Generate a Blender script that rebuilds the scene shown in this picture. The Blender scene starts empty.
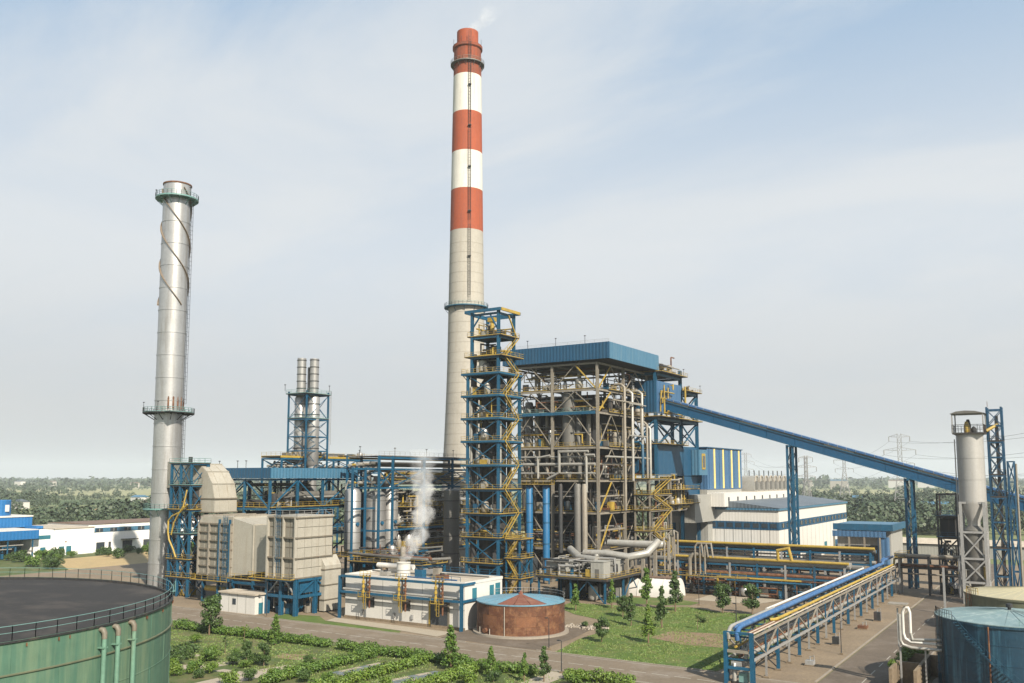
import bpy, math, random
import numpy as np
from mathutils import Matrix, Vector, noise as mnoise

SC = bpy.context.scene
COL = SC.collection
R = math.radians
rnd = random.Random(7)

# ------------------------------------------------------------------ camera
# World axes follow the plant grid: +X and +Y are the two street directions.
cam_d = bpy.data.cameras.new('camera')
cam = bpy.data.objects.new('camera', cam_d); COL.objects.link(cam)
cam_d.sensor_width = 36.0
cam_d.lens = 890.0 / 1024.0 * 36.0
cam_d.shift_y = 44.5 / 1024.0
cam_d.clip_start = 0.5
cam_d.clip_end = 60000.0
cam.location = (0, 0, 28.0)
cam.rotation_euler = (R(90) + math.atan(0.1023), 0, R(32.4))
SC.camera = cam

# ------------------------------------------------------------------ light
SUN_EL = R(38)
SUN_H = Vector((0.86, -0.51)).normalized()
sun_dir = Vector((SUN_H.x * math.cos(SUN_EL), SUN_H.y * math.cos(SUN_EL), math.sin(SUN_EL)))
sd = bpy.data.lights.new('sun', 'SUN'); sun = bpy.data.objects.new('sun', sd); COL.objects.link(sun)
sd.energy = 5.0; sd.angle = R(0.6); sd.color = (1.0, 0.90, 0.76)
sun.rotation_euler = sun_dir.to_track_quat('Z', 'Y').to_euler()
sun.location = (60, -60, 150)

world = bpy.data.worlds.new('World'); SC.world = world; world.use_nodes = True
wn = world.node_tree.nodes; wl = world.node_tree.links
bg = wn['Background']
sky = wn.new('ShaderNodeTexSky'); sky.sky_type = 'NISHITA'; sky.sun_disc = False
sky.sun_elevation = SUN_EL; sky.sun_rotation = math.atan2(SUN_H.x, SUN_H.y)
sky.air_density = 1.0; sky.dust_density = 1.2; sky.ozone_density = 1.2
tc = wn.new('ShaderNodeTexCoord')
sep = wn.new('ShaderNodeSeparateXYZ'); wl.new(tc.outputs['Generated'], sep.inputs[0])
den = wn.new('ShaderNodeMath'); den.operation = 'MAXIMUM'; wl.new(sep.outputs['Z'], den.inputs[0]); den.inputs[1].default_value = 0.0
den2 = wn.new('ShaderNodeMath'); den2.operation = 'ADD'; wl.new(den.outputs[0], den2.inputs[0]); den2.inputs[1].default_value = 0.16
comb = wn.new('ShaderNodeVectorMath'); comb.operation = 'DIVIDE'
cc = wn.new('ShaderNodeCombineXYZ')
for k in range(3): wl.new(den2.outputs[0], cc.inputs[k])
wl.new(tc.outputs['Generated'], comb.inputs[0]); wl.new(cc.outputs[0], comb.inputs[1])
mp = wn.new('ShaderNodeMapping'); mp.inputs['Scale'].default_value = (1.1, 2.0, 1.0); mp.inputs['Rotation'].default_value = (0, 0, R(52))
wl.new(comb.outputs[0], mp.inputs[0])
cn = wn.new('ShaderNodeTexNoise'); cn.inputs['Scale'].default_value = 0.75; cn.inputs['Detail'].default_value = 9
cn.inputs['Roughness'].default_value = 0.58; cn.inputs['Distortion'].default_value = 0.5
wl.new(mp.outputs[0], cn.inputs[0])
def wmath(op, a, b, clamp=False):
    k = wn.new('ShaderNodeMath'); k.operation = op; k.use_clamp = clamp
    for q, v in ((0, a), (1, b)):
        if isinstance(v, (int, float)): k.inputs[q].default_value = v
        else: wl.new(v, k.inputs[q])
    return k.outputs[0]
def wrange(v, a, b, c, d):
    k = wn.new('ShaderNodeMapRange'); k.interpolation_type = 'SMOOTHSTEP'
    for q, x in ((1, a), (2, b), (3, c), (4, d)): k.inputs[q].default_value = x
    wl.new(v, k.inputs[0]); return k.outputs[0]
def wmix(f, a, b):
    k = wn.new('ShaderNodeMix'); k.data_type = 'RGBA'
    for q, v in ((0, f), (6, a), (7, b)):
        if isinstance(v, float): k.inputs[q].default_value = v
        elif isinstance(v, tuple): k.inputs[q].default_value = (*v, 1)
        else: wl.new(v, k.inputs[q])
    return k.outputs[2]
# thin high haze whitens the clear sky, streaky cirrus lies over it, thicker veil lower down
base = wmix(0.72, sky.outputs[0], (3.0, 4.75, 6.8))
cirrus = wrange(cn.outputs[0], 0.36, 0.68, 0.0, 0.85)
cover = wrange(sep.outputs['Z'], 0.22, 0.58, 0.80, 0.0)
f_ = wmath('SUBTRACT', 1.0, wmath('MULTIPLY', wmath('SUBTRACT', 1.0, cirrus), wmath('SUBTRACT', 1.0, cover)))
veiled = wmix(f_, base, (6.35, 6.62, 6.82))
low = wmix(wrange(sep.outputs['Z'], 0.0, 0.26, 0.9, 0.0), veiled, (4.75, 4.86, 4.92))
wl.new(low, bg.inputs[0])
bg.inputs[1].default_value = 0.063

SC.view_settings.view_transform = 'Standard'; SC.view_settings.look = 'None'
SC.view_settings.exposure = 0.92; SC.view_settings.gamma = 1.0; SC.view_settings.use_curve_mapping = False
SC.cycles.max_bounces = 5; SC.cycles.diffuse_bounces = 2; SC.cycles.glossy_bounces = 2
SC.cycles.volume_bounces = 3; SC.cycles.transparent_max_bounces = 6
SC.cycles.use_denoising = True
SC.cycles.volume_step_rate = 2.0; SC.cycles.volume_max_steps = 256

# ------------------------------------------------------------------ materials
def mat(name, col, rough=0.6, metal=0.0, var=0.14, scale=0.35, dirt=None, dirt_amt=0.4, streak=True, rib=0.0, ribdepth=0.35, bump=0.0, fine=6.0, dlo=0.5, dhi=0.75):
    m = bpy.data.materials.new(name); m.use_nodes = True
    n = m.node_tree.nodes; l = m.node_tree.links; b = n['Principled BSDF']
    b.inputs['Roughness'].default_value = rough; b.inputs['Metallic'].default_value = metal
    g = n.new('ShaderNodeNewGeometry')
    n1 = n.new('ShaderNodeTexNoise'); n1.inputs['Scale'].default_value = scale; n1.inputs['Detail'].default_value = 6; n1.inputs['Roughness'].default_value = 0.65
    l.new(g.outputs['Position'], n1.inputs[0])
    n2 = n.new('ShaderNodeTexNoise'); n2.inputs['Scale'].default_value = fine * scale + 0.6; n2.inputs['Detail'].default_value = 3
    l.new(g.outputs['Position'], n2.inputs[0])
    ad = n.new('ShaderNodeMath'); ad.operation = 'ADD'; l.new(n1.outputs[0], ad.inputs[0]); l.new(n2.outputs[0], ad.inputs[1])
    mr = n.new('ShaderNodeMapRange'); mr.inputs[1].default_value = 0.6; mr.inputs[2].default_value = 1.4; mr.inputs[3].default_value = 1 - var; mr.inputs[4].default_value = 1 + var
    l.new(ad.outputs[0], mr.inputs[0])
    vm = n.new('ShaderNodeVectorMath'); vm.operation = 'SCALE'; vm.inputs[0].default_value = col; l.new(mr.outputs[0], vm.inputs['Scale'])
    out = vm.outputs[0]
    if dirt:
        mp = n.new('ShaderNodeMapping'); mp.inputs['Scale'].default_value = (1, 1, 0.07 if streak else 1); l.new(g.outputs['Position'], mp.inputs[0])
        n3 = n.new('ShaderNodeTexNoise'); n3.inputs['Scale'].default_value = 0.9 if streak else scale * 1.7; n3.inputs['Detail'].default_value = 7; n3.inputs['Roughness'].default_value = 0.7
        l.new(mp.outputs[0], n3.inputs[0])
        m2 = n.new('ShaderNodeMapRange'); m2.inputs[1].default_value = dlo; m2.inputs[2].default_value = dhi; m2.inputs[3].default_value = 0; m2.inputs[4].default_value = dirt_amt
        l.new(n3.outputs[0], m2.inputs[0])
        mx = n.new('ShaderNodeMix'); mx.data_type = 'RGBA'; l.new(m2.outputs[0], mx.inputs[0]); l.new(out, mx.inputs[6]); mx.inputs[7].default_value = (*dirt, 1)
        out = mx.outputs[2]
    l.new(out, b.inputs['Base Color'])
    if rib or bump:
        bp = n.new('ShaderNodeBump'); bp.inputs['Strength'].default_value = 1.0
        if rib:
            sp = n.new('ShaderNodeSeparateXYZ'); l.new(g.outputs['Position'], sp.inputs[0])
            s = n.new('ShaderNodeMath'); s.operation = 'ADD'; l.new(sp.outputs[0], s.inputs[0]); l.new(sp.outputs[1], s.inputs[1])
            k = n.new('ShaderNodeMath'); k.operation = 'MULTIPLY'; k.inputs[1].default_value = 2 * math.pi / rib; l.new(s.outputs[0], k.inputs[0])
            w = n.new('ShaderNodeMath'); w.operation = 'SINE'; l.new(k.outputs[0], w.inputs[0])
            bp.inputs['Distance'].default_value = ribdepth * 0.1; l.new(w.outputs[0], bp.inputs['Height'])
        else:
            bp.inputs['Distance'].default_value = bump; l.new(ad.outputs[0], bp.inputs['Height'])
        l.new(bp.outputs[0], b.inputs['Normal'])
    return m

RUST = (0.16, 0.065, 0.025)
GRIME = (0.075, 0.07, 0.06)
M = {}
M['blue'] = mat('steel_blue_paint', (0.00516, 0.06536, 0.1273), 0.5, var=0.3, dirt=(0.02, 0.035, 0.05), dirt_amt=0.6)
M['blue_l'] = mat('light_blue_cladding', (0.04128, 0.1247, 0.2021), 0.45, var=0.12, rib=1.0, dirt=(0.14, 0.2, 0.23), dirt_amt=0.35)  # lighter blue; on roof fascias it stands for the sunlit side
M['blue_d'] = mat('dark_blue_cladding', (0.00516, 0.0516, 0.1101), 0.5, var=0.2, rib=1.0, dirt=(0.03, 0.07, 0.1), dirt_amt=0.4)  # darker blue; on roof fascias it stands for the shaded sides
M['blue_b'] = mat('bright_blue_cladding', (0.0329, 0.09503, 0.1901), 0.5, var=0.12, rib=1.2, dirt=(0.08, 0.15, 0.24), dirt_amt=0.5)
M['conv'] = mat('conveyor_blue_cladding', (0.004386, 0.05994, 0.1352), 0.45, var=0.2, dirt=(0.02, 0.05, 0.10), dirt_amt=0.5)
M['blue_v'] = mat('vivid_blue_cladding', (0.00731, 0.1096, 0.2924), 0.5, var=0.1, rib=1.2, dirt=(0.03, 0.12, 0.25), dirt_amt=0.4)
M['blue_c'] = mat('blue_duct_paint', (0.008772, 0.09503, 0.2193), 0.45, var=0.15, dirt=(0.03, 0.09, 0.15), dirt_amt=0.5)
M['blue_p'] = mat('blue_painted_pipe', (0.02924, 0.09133, 0.212), 0.4, var=0.25, dirt=(0.16, 0.25, 0.38), dirt_amt=0.5, streak=False)  # pale noise blotches imitate highlights in the pipe colour
M['teal'] = mat('teal_rail_paint', (0.1118, 0.215, 0.2064), 0.5, var=0.2)
M['yellow'] = mat('yellow_rail_paint', (0.301, 0.2107, 0.0344), 0.55, var=0.3, dirt=(0.16, 0.10, 0.04), dirt_amt=0.7, streak=False)
M['cream'] = mat('cream_steel_paint', (0.1935, 0.1763, 0.1445), 0.6, var=0.28, dirt=(0.11, 0.08, 0.05), dirt_amt=0.7)
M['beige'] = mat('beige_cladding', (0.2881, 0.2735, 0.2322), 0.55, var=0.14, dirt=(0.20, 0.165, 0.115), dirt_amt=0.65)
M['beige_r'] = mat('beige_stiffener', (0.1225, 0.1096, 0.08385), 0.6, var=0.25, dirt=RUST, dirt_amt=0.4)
M['beige_d'] = mat('shaded_weathered_beige', (0.172, 0.1617, 0.1333), 0.6, var=0.16, dirt=(0.15, 0.125, 0.09), dirt_amt=0.65)  # streaked beige, darkened to hold the shade of the left faces
M['strake'] = mat('brown_strake_paint', (0.13, 0.10, 0.07), 0.6, var=0.2)
M['white'] = mat('white_wall_paint', (0.4709, 0.4635, 0.4341), 0.6, var=0.06, dirt=(0.30, 0.28, 0.24), dirt_amt=0.55, dlo=0.52, dhi=0.85)
M['white_c'] = mat('white_cladding', (0.5123, 0.5045, 0.4734), 0.5, var=0.05, rib=1.0, ribdepth=0.12, dirt=(0.42, 0.40, 0.36), dirt_amt=0.4)
M['white_b'] = mat('clean_white_wall', (0.74, 0.73, 0.70), 0.6, var=0.04, dirt=(0.45, 0.43, 0.38), dirt_amt=0.3)
M['silo'] = mat('silo_plate', (0.344, 0.3397, 0.3268), 0.45, 0.35, var=0.1, dirt=(0.26, 0.23, 0.19), dirt_amt=0.4)
M['conc_d'] = mat('darker_concrete_joint', (0.1806, 0.1634, 0.1333), 0.9, var=0.2)
M['redtop'] = mat('sooty_red_paint', (0.2021, 0.04472, 0.01548), 0.85, var=0.25, scale=0.2, dirt=(0.06, 0.035, 0.03), dirt_amt=0.8, dlo=0.42)
M['greyclad'] = mat('grey_cladding', (0.2477, 0.2477, 0.227), 0.6, var=0.12, rib=1.0, ribdepth=0.12, dirt=(0.2, 0.19, 0.17), dirt_amt=0.5)
M['silver'] = mat('silver_cladding', (0.329, 0.329, 0.3224), 0.42, 0.6, var=0.16, dirt=(0.22, 0.19, 0.15), dirt_amt=0.5)
M['stack'] = mat('stack_cladding', (0.4042, 0.4085, 0.4085), 0.40, 0.7, var=0.14, dirt=(0.20, 0.165, 0.125), dirt_amt=0.6, dlo=0.48)
M['silver_w'] = mat('white_insulation', (0.2734, 0.2702, 0.2485), 0.45, 0.2, var=0.2, dirt=(0.20, 0.17, 0.13), dirt_amt=0.6, streak=False)
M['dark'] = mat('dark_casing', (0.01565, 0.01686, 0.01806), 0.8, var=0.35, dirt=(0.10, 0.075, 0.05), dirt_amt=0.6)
M['dsteel'] = mat('dark_steel', (0.01806, 0.02064, 0.0227), 0.6, var=0.3, dirt=RUST, dirt_amt=0.3)
M['grate'] = mat('steel_grating', (0.03387, 0.03161, 0.02709), 0.8, var=0.3, dirt=RUST, dirt_amt=0.5, streak=False)
M['gsteel'] = mat('galvanised_steel', (0.258, 0.2623, 0.258), 0.5, 0.2, var=0.2, dirt=RUST, dirt_amt=0.3)
M['greyv'] = mat('grey_vessel', (0.1041, 0.1025, 0.09426), 0.6, 0.1, var=0.2, dirt=(0.09, 0.08, 0.06), dirt_amt=0.6)
M['red'] = mat('red_band_paint', (0.258, 0.05504, 0.01892), 0.8, var=0.18, scale=0.12, dirt=(0.17, 0.055, 0.04), dirt_amt=0.75)
M['cwhite'] = mat('white_band_paint', (0.516, 0.5031, 0.4558), 0.8, var=0.08, scale=0.12, dirt=(0.30, 0.27, 0.21), dirt_amt=0.7)
M['conc'] = mat('weathered_concrete', (0.3096, 0.2941, 0.2563), 0.85, var=0.11, scale=0.12, dirt=(0.27, 0.24, 0.19), dirt_amt=0.6)
M['rust'] = mat('rusted_plate', (0.08428, 0.03096, 0.0129), 0.8, var=0.4, scale=0.5, dirt=(0.24, 0.125, 0.058), dirt_amt=0.8, streak=False, dlo=0.45)
M['rust_b'] = mat('brown_rusted_plate', (0.06192, 0.02408, 0.01118), 0.85, var=0.4, scale=0.6, dirt=(0.17, 0.08, 0.04), dirt_amt=0.8, streak=False, dlo=0.48)
M['rust_c'] = mat('orange_rusted_plate', (0.1419, 0.0602, 0.0258), 0.8, var=0.35, scale=0.7, dirt=(0.10, 0.045, 0.022), dirt_amt=0.8, streak=False, dlo=0.5)
M['rustroof'] = mat('rusty_roof_plate', (0.1389, 0.04971, 0.02924), 0.75, var=0.25, dirt=(0.30, 0.20, 0.13), dirt_amt=0.5, streak=False)
M['blueroof'] = mat('faded_blue_roof_plate', (0.1006, 0.2167, 0.2864), 0.6, var=0.2, dirt=(0.20, 0.12, 0.075), dirt_amt=0.6, streak=False)
M['green'] = mat('green_tank_paint', (0.05313, 0.1202, 0.0839), 0.65, var=0.15, scale=0.15, dirt=(0.19, 0.235, 0.14), dirt_amt=0.6, dlo=0.42, dhi=0.7)
M['greenp'] = mat('green_pipe_paint', (0.1023, 0.1974, 0.1462), 0.5, var=0.2, dirt=(0.3, 0.26, 0.16), dirt_amt=0.5)
M['bitumen'] = mat('black_roof_bitumen', (0.00946, 0.0086, 0.00817), 0.9, var=0.5, scale=0.10, dirt=(0.06, 0.05, 0.042), dirt_amt=0.8, streak=False, fine=9)
M['tankblue'] = mat('blue_tank_paint', (0.004294, 0.0315, 0.05907), 0.5, var=0.26, scale=0.2, dirt=(0.06, 0.19, 0.27), dirt_amt=0.65)
M['tankroof'] = mat('pale_blue_tank_roof', (0.1342, 0.2013, 0.2125), 0.55, var=0.1, dirt=(0.38, 0.44, 0.42), dirt_amt=0.5, streak=False)
M['olive'] = mat('olive_tank_shell', (0.08944, 0.09976, 0.06192), 0.6, var=0.15, dirt=(0.2, 0.19, 0.12), dirt_amt=0.5)
M['oliveroof'] = mat('pale_olive_tank_roof', (0.3165, 0.2958, 0.1995), 0.6, var=0.1, dirt=(0.35, 0.30, 0.2), dirt_amt=0.5, streak=False)
M['roofgrey'] = mat('grey_sheet_roof', (0.0774, 0.09675, 0.1161), 0.5, var=0.2, scale=0.12, rib=1.2, dirt=(0.17, 0.2, 0.22), dirt_amt=0.5, streak=False)
M['rooftan'] = mat('flat_roof_screed', (0.344, 0.3053, 0.2451), 0.85, var=0.2, scale=0.3, dirt=(0.2, 0.16, 0.12), dirt_amt=0.7, streak=False)
M['roofbrown'] = mat('brown_roof_sheet', (0.13, 0.085, 0.06), 0.7, var=0.2)
M['strip'] = mat('yellow_light_strip', (0.62, 0.48, 0.17), 0.5, var=0.15)
M['glass'] = mat('dark_window_glass', (0.03, 0.04, 0.05), 0.15, var=0.2)
M['door'] = mat('dark_doorway', (0.03, 0.035, 0.04), 0.6, var=0.2)
M['tealdoor'] = mat('teal_door_paint', (0.02, 0.12, 0.16), 0.5, var=0.2)
M['fabric'] = mat('white_shelter_fabric', (0.50, 0.49, 0.46), 0.7, var=0.03)
M['asphalt'] = mat('asphalt', (0.129, 0.1015, 0.07052), 0.9, var=0.24, scale=0.09, dirt=(0.22, 0.195, 0.165), dirt_amt=0.8, streak=False, fine=20)
M['asphalt_d'] = mat('dark_asphalt', (0.08428, 0.06536, 0.04644), 0.9, var=0.34, scale=0.12, dirt=(0.15, 0.125, 0.10), dirt_amt=0.85, streak=False, fine=20)
M['concrete'] = mat('yard_concrete', (0.1591, 0.1221, 0.07912), 0.9, var=0.36, scale=0.12, dirt=(0.13, 0.10, 0.07), dirt_amt=0.9, streak=False, fine=14)
M['kerb'] = mat('kerb_stone', (0.2064, 0.1806, 0.1462), 0.85, var=0.15)
M['paint'] = mat('road_marking', (0.258, 0.2408, 0.2064), 0.8, var=0.2, scale=1.5)
M['path'] = mat('pale_paving', (0.2632, 0.2302, 0.1777), 0.9, var=0.15, scale=0.5, dirt=(0.24, 0.2, 0.14), dirt_amt=0.6, streak=False)
M['slate'] = mat('grey_slate_paving', (0.09503, 0.117, 0.1243), 0.7, var=0.25, scale=0.6, dirt=(0.24, 0.25, 0.24), dirt_amt=0.6, streak=False)
M['soil'] = mat('bare_soil', (0.1754, 0.1207, 0.0731), 0.95, var=0.25, scale=0.3, dirt=(0.13, 0.10, 0.055), dirt_amt=0.7, streak=False, bump=0.2)
M['sand'] = mat('yellow_bare_ground', (0.307, 0.2266, 0.1096), 0.95, var=0.2, scale=0.2, dirt=(0.2, 0.18, 0.08), dirt_amt=0.7, streak=False)
M['stone'] = mat('pale_rubble', (0.27, 0.24, 0.2), 0.9, var=0.3, scale=2)
M['lawn'] = mat('lawn', (0.04988, 0.0903, 0.00688), 0.9, var=0.3, scale=0.14, dirt=(0.14, 0.12, 0.045), dirt_amt=0.75, streak=False, fine=16, dlo=0.46, dhi=0.72)
M['rough'] = mat('rough_grass', (0.04472, 0.07052, 0.01118), 0.95, var=0.35, scale=0.12, dirt=(0.16, 0.12, 0.06), dirt_amt=0.8, streak=False, fine=14, dlo=0.45)
M['bark'] = mat('bark', (0.13, 0.09, 0.055), 0.9, var=0.3, scale=1)
def leafmat(name, col, col2):
    m = mat(name, col, 0.6, var=0.5, scale=0.45, dirt=col2, dirt_amt=0.9, streak=False, fine=5, dlo=0.42, dhi=0.62)
    b = m.node_tree.nodes['Principled BSDF']
    return m
M['leaf'] = leafmat('leaf_green', (0.043, 0.096, 0.008), (0.088, 0.142, 0.013))
M['leaf_d'] = leafmat('leaf_dark', (0.024, 0.053, 0.008), (0.047, 0.086, 0.011))
M['leaf_y'] = leafmat('leaf_fresh', (0.062, 0.118, 0.009), (0.11, 0.16, 0.014))
M['wood'] = leafmat('woodland_leaf', (0.032, 0.052, 0.025), (0.050, 0.072, 0.032))  # muted bluish green, part of the distance haze is in this colour
M['grassblade'] = leafmat('grass_blade', (0.085, 0.15, 0.028), (0.15, 0.17, 0.05))
M['flower'] = mat('pale_blossom', (0.6, 0.56, 0.5), 0.7)

def groundmat():
    m = bpy.data.materials.new('countryside'); m.use_nodes = True
    n = m.node_tree.nodes; l = m.node_tree.links; b = n['Principled BSDF']; b.inputs['Roughness'].default_value = 0.95
    g = n.new('ShaderNodeNewGeometry')
    v = n.new('ShaderNodeTexVoronoi'); v.inputs['Scale'].default_value = 0.0035; v.distance = 'CHEBYCHEV'
    l.new(g.outputs['Position'], v.inputs['Vector'])
    r = n.new('ShaderNodeValToRGB'); r.color_ramp.interpolation = 'CONSTANT'
    for p, c in ((0, (0.07, 0.105, 0.03)), (0.28, (0.115, 0.135, 0.05)), (0.5, (0.19, 0.18, 0.085)), (0.66, (0.06, 0.095, 0.028)), (0.85, (0.15, 0.165, 0.07))):
        e = r.color_ramp.elements.new(p); e.color = (*c, 1)
    r.color_ramp.elements.remove(r.color_ramp.elements[0])
    sp = n.new('ShaderNodeSeparateColor'); l.new(v.outputs['Color'], sp.inputs[0]); l.new(sp.outputs[0], r.inputs[0])
    n1 = n.new('ShaderNodeTexNoise'); n1.inputs['Scale'].default_value = 0.05; n1.inputs['Detail'].default_value = 8; l.new(g.outputs['Position'], n1.inputs[0])
    mr = n.new('ShaderNodeMapRange'); mr.inputs[1].default_value = 0.3; mr.inputs[2].default_value = 0.7; mr.inputs[3].default_value = 0.7; mr.inputs[4].default_value = 1.3
    l.new(n1.outputs[0], mr.inputs[0])
    vm = n.new('ShaderNodeVectorMath'); vm.operation = 'SCALE'; l.new(r.outputs[0], vm.inputs[0]); l.new(mr.outputs[0], vm.inputs['Scale'])
    l.new(vm.outputs[0], b.inputs['Base Color'])
    return m
M['ground'] = groundmat()

# ------------------------------------------------------------------ builders
W = {}
def tag(o, label=None, cat=None, group=None, kind=None):
    if label: o['label'] = label
    if cat: o['category'] = cat
    if group: o['group'] = group
    if kind: o['kind'] = kind
    return o
def place(o, Mw, parent=None):
    COL.objects.link(o)
    if parent is not None:
        o.parent = parent; o.matrix_parent_inverse = W[parent].inverted()
    o.matrix_basis = Mw
    W[o] = Mw
    return o
def thing(name, label, cat, loc, group=None):
    o = bpy.data.objects.new(name, None); o.empty_display_size = 0.5
    place(o, Matrix.Translation(Vector(loc)))
    return tag(o, label, cat, group)

class MB:
    def __init__(s): s.v = []; s.f = []
    def add(s, vs, fs):
        k = len(s.v); s.v.extend([tuple(p) for p in vs]); s.f.extend([tuple(i + k for i in f) for f in fs]); return s
    def box(s, x0, x1, y0, y1, z0, z1):
        return s.add([(x0,y0,z0),(x1,y0,z0),(x1,y1,z0),(x0,y1,z0),(x0,y0,z1),(x1,y0,z1),(x1,y1,z1),(x0,y1,z1)],
                     [(3,2,1,0),(4,5,6,7),(0,1,5,4),(1,2,6,5),(2,3,7,6),(3,0,4,7)])
    def bar(s, p, q, w=0.06, h=None):
        h = h or w; p = Vector(p); q = Vector(q); d = (q - p)
        if d.length < 1e-6: return s
        d.normalize(); u = d.cross(Vector((0,0,1)))
        if u.length < 1e-3: u = Vector((1,0,0))
        u.normalize(); n = u.cross(d); a = u * w / 2; b = n * h / 2
        return s.add([p-a-b, p+a-b, p+a+b, p-a+b, q-a-b, q+a-b, q+a+b, q-a+b],
                     [(3,2,1,0),(4,5,6,7),(0,1,5,4),(1,2,6,5),(2,3,7,6),(3,0,4,7)])
    def tube(s, pts, r, n=10, caps=True, r2=None):
        pts = [Vector(p) for p in pts]; rings = []; m = len(pts)
        u = None
        for i, p in enumerate(pts):
            d0 = (pts[i] - pts[i-1]).normalized() if i else None
            d1 = (pts[i+1] - pts[i]).normalized() if i < m-1 else None
            t = (d0 + d1).normalized() if d0 is not None and d1 is not None else (d1 if d0 is None else d0)
            if u is None:
                u = t.cross(Vector((0,0,1)))
                if u.length < 1e-3: u = Vector((1,0,0))
            u = (u - t * u.dot(t))
            if u.length < 1e-4: u = t.orthogonal()
            u.normalize(); w = t.cross(u)
            k = 1.0
            if d0 is not None and d1 is not None: k = 1.0 / max(0.5, math.cos(d0.angle(d1) / 2))
            rr = r if r2 is None else r + (r2 - r) * i / (m - 1)
            rings.append([p + (u * math.cos(2*math.pi*j/n) + w * math.sin(2*math.pi*j/n)) * rr * (k if k < 1.5 else 1.2) for j in range(n)])
        vs = [v for rg in rings for v in rg]; fs = []
        for i in range(m-1):
            for j in range(n):
                a = i*n+j; b = i*n+(j+1)%n
                fs.append((a, b, b+n, a+n))
        if caps: fs.append(tuple(range(n))[::-1]); fs.append(tuple(range((m-1)*n, m*n)))
        return s.add(vs, fs)
    def lathe(s, c, prof, n=32, a0=0, a1=None, caps=True):
        full = a1 is None; a1 = a0 + 2*math.pi if full else a1
        m = len(prof); na = n if full else n+1; vs = []
        for r, z in prof:
            for j in range(na):
                a = a0 + (a1-a0)*j/n
                vs.append((c[0]+r*math.cos(a), c[1]+r*math.sin(a), c[2]+z))
        fs = []
        for i in range(m-1):
            for j in range(n):
                a = i*na+j; b = i*na+((j+1)%na if full else j+1)
                fs.append((a, b, b+na, a+na))
        if caps and full:
            if prof[0][0] > 1e-6: fs.append(tuple(range(na))[::-1])
            if prof[-1][0] > 1e-6: fs.append(tuple(range((m-1)*na, m*na)))
        return s.add(vs, fs)
    def prism(s, poly, axis, a, b):
        # poly: 2-D outline, extruded along axis 'x','y' or 'z'
        def P(u, v, w): return {'y': (u, w, v), 'x': (w, u, v), 'z': (u, v, w)}[axis]
        n = len(poly)
        vs = [P(u, v, a) for u, v in poly] + [P(u, v, b) for u, v in poly]
        fs = [tuple(range(n))[::-1], tuple(range(n, 2*n))] + [(i, (i+1) % n, (i+1) % n + n, i+n) for i in range(n)]
        return s.add(vs, fs)
    def rail(s, pts, h=1.1, step=2.0, w=0.055, closed=False, toe=True):
        pts = [Vector(p) for p in pts]
        if closed: pts = pts + [pts[0]]
        up = Vector((0,0,1))
        for p, q in zip(pts, pts[1:]):
            L = (q-p).length; n = max(1, int(round(L/step)))
            for i in range(n+1): 
                b = p + (q-p)*i/n; s.bar(b, b+up*h, w)
            s.bar(p+up*h, q+up*h, w); s.bar(p+up*h*0.55, q+up*h*0.55, w*0.8)
            if toe: s.bar(p+up*0.08, q+up*0.08, 0.03, 0.15)
        return s
    def ladder(s, p, z1, nx=(1,0), width=0.5, cage=True):
        x, y, z0 = p; ux, uy = -nx[1], nx[0]
        for k in (-1, 1): s.bar((x+ux*width/2*k, y+uy*width/2*k, z0), (x+ux*width/2*k, y+uy*width/2*k, z1), 0.07)
        z = z0
        while z < z1:
            s.bar((x-ux*width/2, y-uy*width/2, z), (x+ux*width/2, y+uy*width/2, z), 0.04); z += 0.6
        if cage:
            z = z0 + 2.2
            pts = [(-0.4,0),(-0.42,0.45),(0,0.75),(0.42,0.45),(0.4,0)]
            while z < z1:
                pp = [(x+ux*a+nx[0]*b, y+uy*a+nx[1]*b, z) for a, b in pts]
                for a, b in zip(pp, pp[1:]): s.bar(a, b, 0.04)
                z += 1.2
            for a, b in pts[1:4]: s.bar((x+ux*a+nx[0]*b, y+uy*a+nx[1]*b, z0+2.2), (x+ux*a+nx[0]*b, y+uy*a+nx[1]*b, z1), 0.04)
        return s
    def stair(s, p, q, width=0.9, side=(0,1)):
        p = Vector(p); q = Vector(q); o = Vector((side[0], side[1], 0)) * width
        for e in (Vector((0,0,0)), o):
            s.bar(p+e, q+e, 0.07, 0.26)
            s.bar(p+e+Vector((0,0,1)), q+e+Vector((0,0,1)), 0.07)
            for i in range(4): b = p+e+(q-p)*i/3; s.bar(b, b+Vector((0,0,1)), 0.06)
        n = max(3, int(abs(q.z-p.z)/0.3))
        for i in range(1, n):
            b = p + (q-p)*i/n; s.bar(b, b+o, 0.25, 0.05)
        return s
    def mesh(s, name, base=(0,0,0), smooth=35):
        me = bpy.data.meshes.new(name); b = Vector(base)
        me.from_pydata([(v[0]-b.x, v[1]-b.y, v[2]-b.z) for v in s.v], [], s.f)
        if smooth:
            me.polygons.foreach_set('use_smooth', [True]*len(me.polygons)); me.set_sharp_from_angle(angle=R(smooth))
        return me
def part(name, mb, m, parent, label=None, smooth=35, base=None, kind=None):
    b = base or (W[parent].translation if parent is not None else Vector((0,0,0)))
    me = mb.mesh(name, b, smooth); me.materials.append(M[m])
    o = bpy.data.objects.new(name, me); place(o, Matrix.Translation(Vector(b)), parent)
    return tag(o, label, kind=kind)
def single(name, mb, m, label, cat, base, group=None, smooth=35):
    return tag(part(name, mb, m, None, base=base, smooth=smooth), label, cat, group)
def struct(name, mb, m, smooth=0, label=None):
    return tag(part(name, mb, m, None, smooth=smooth), label, kind='structure')

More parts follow.
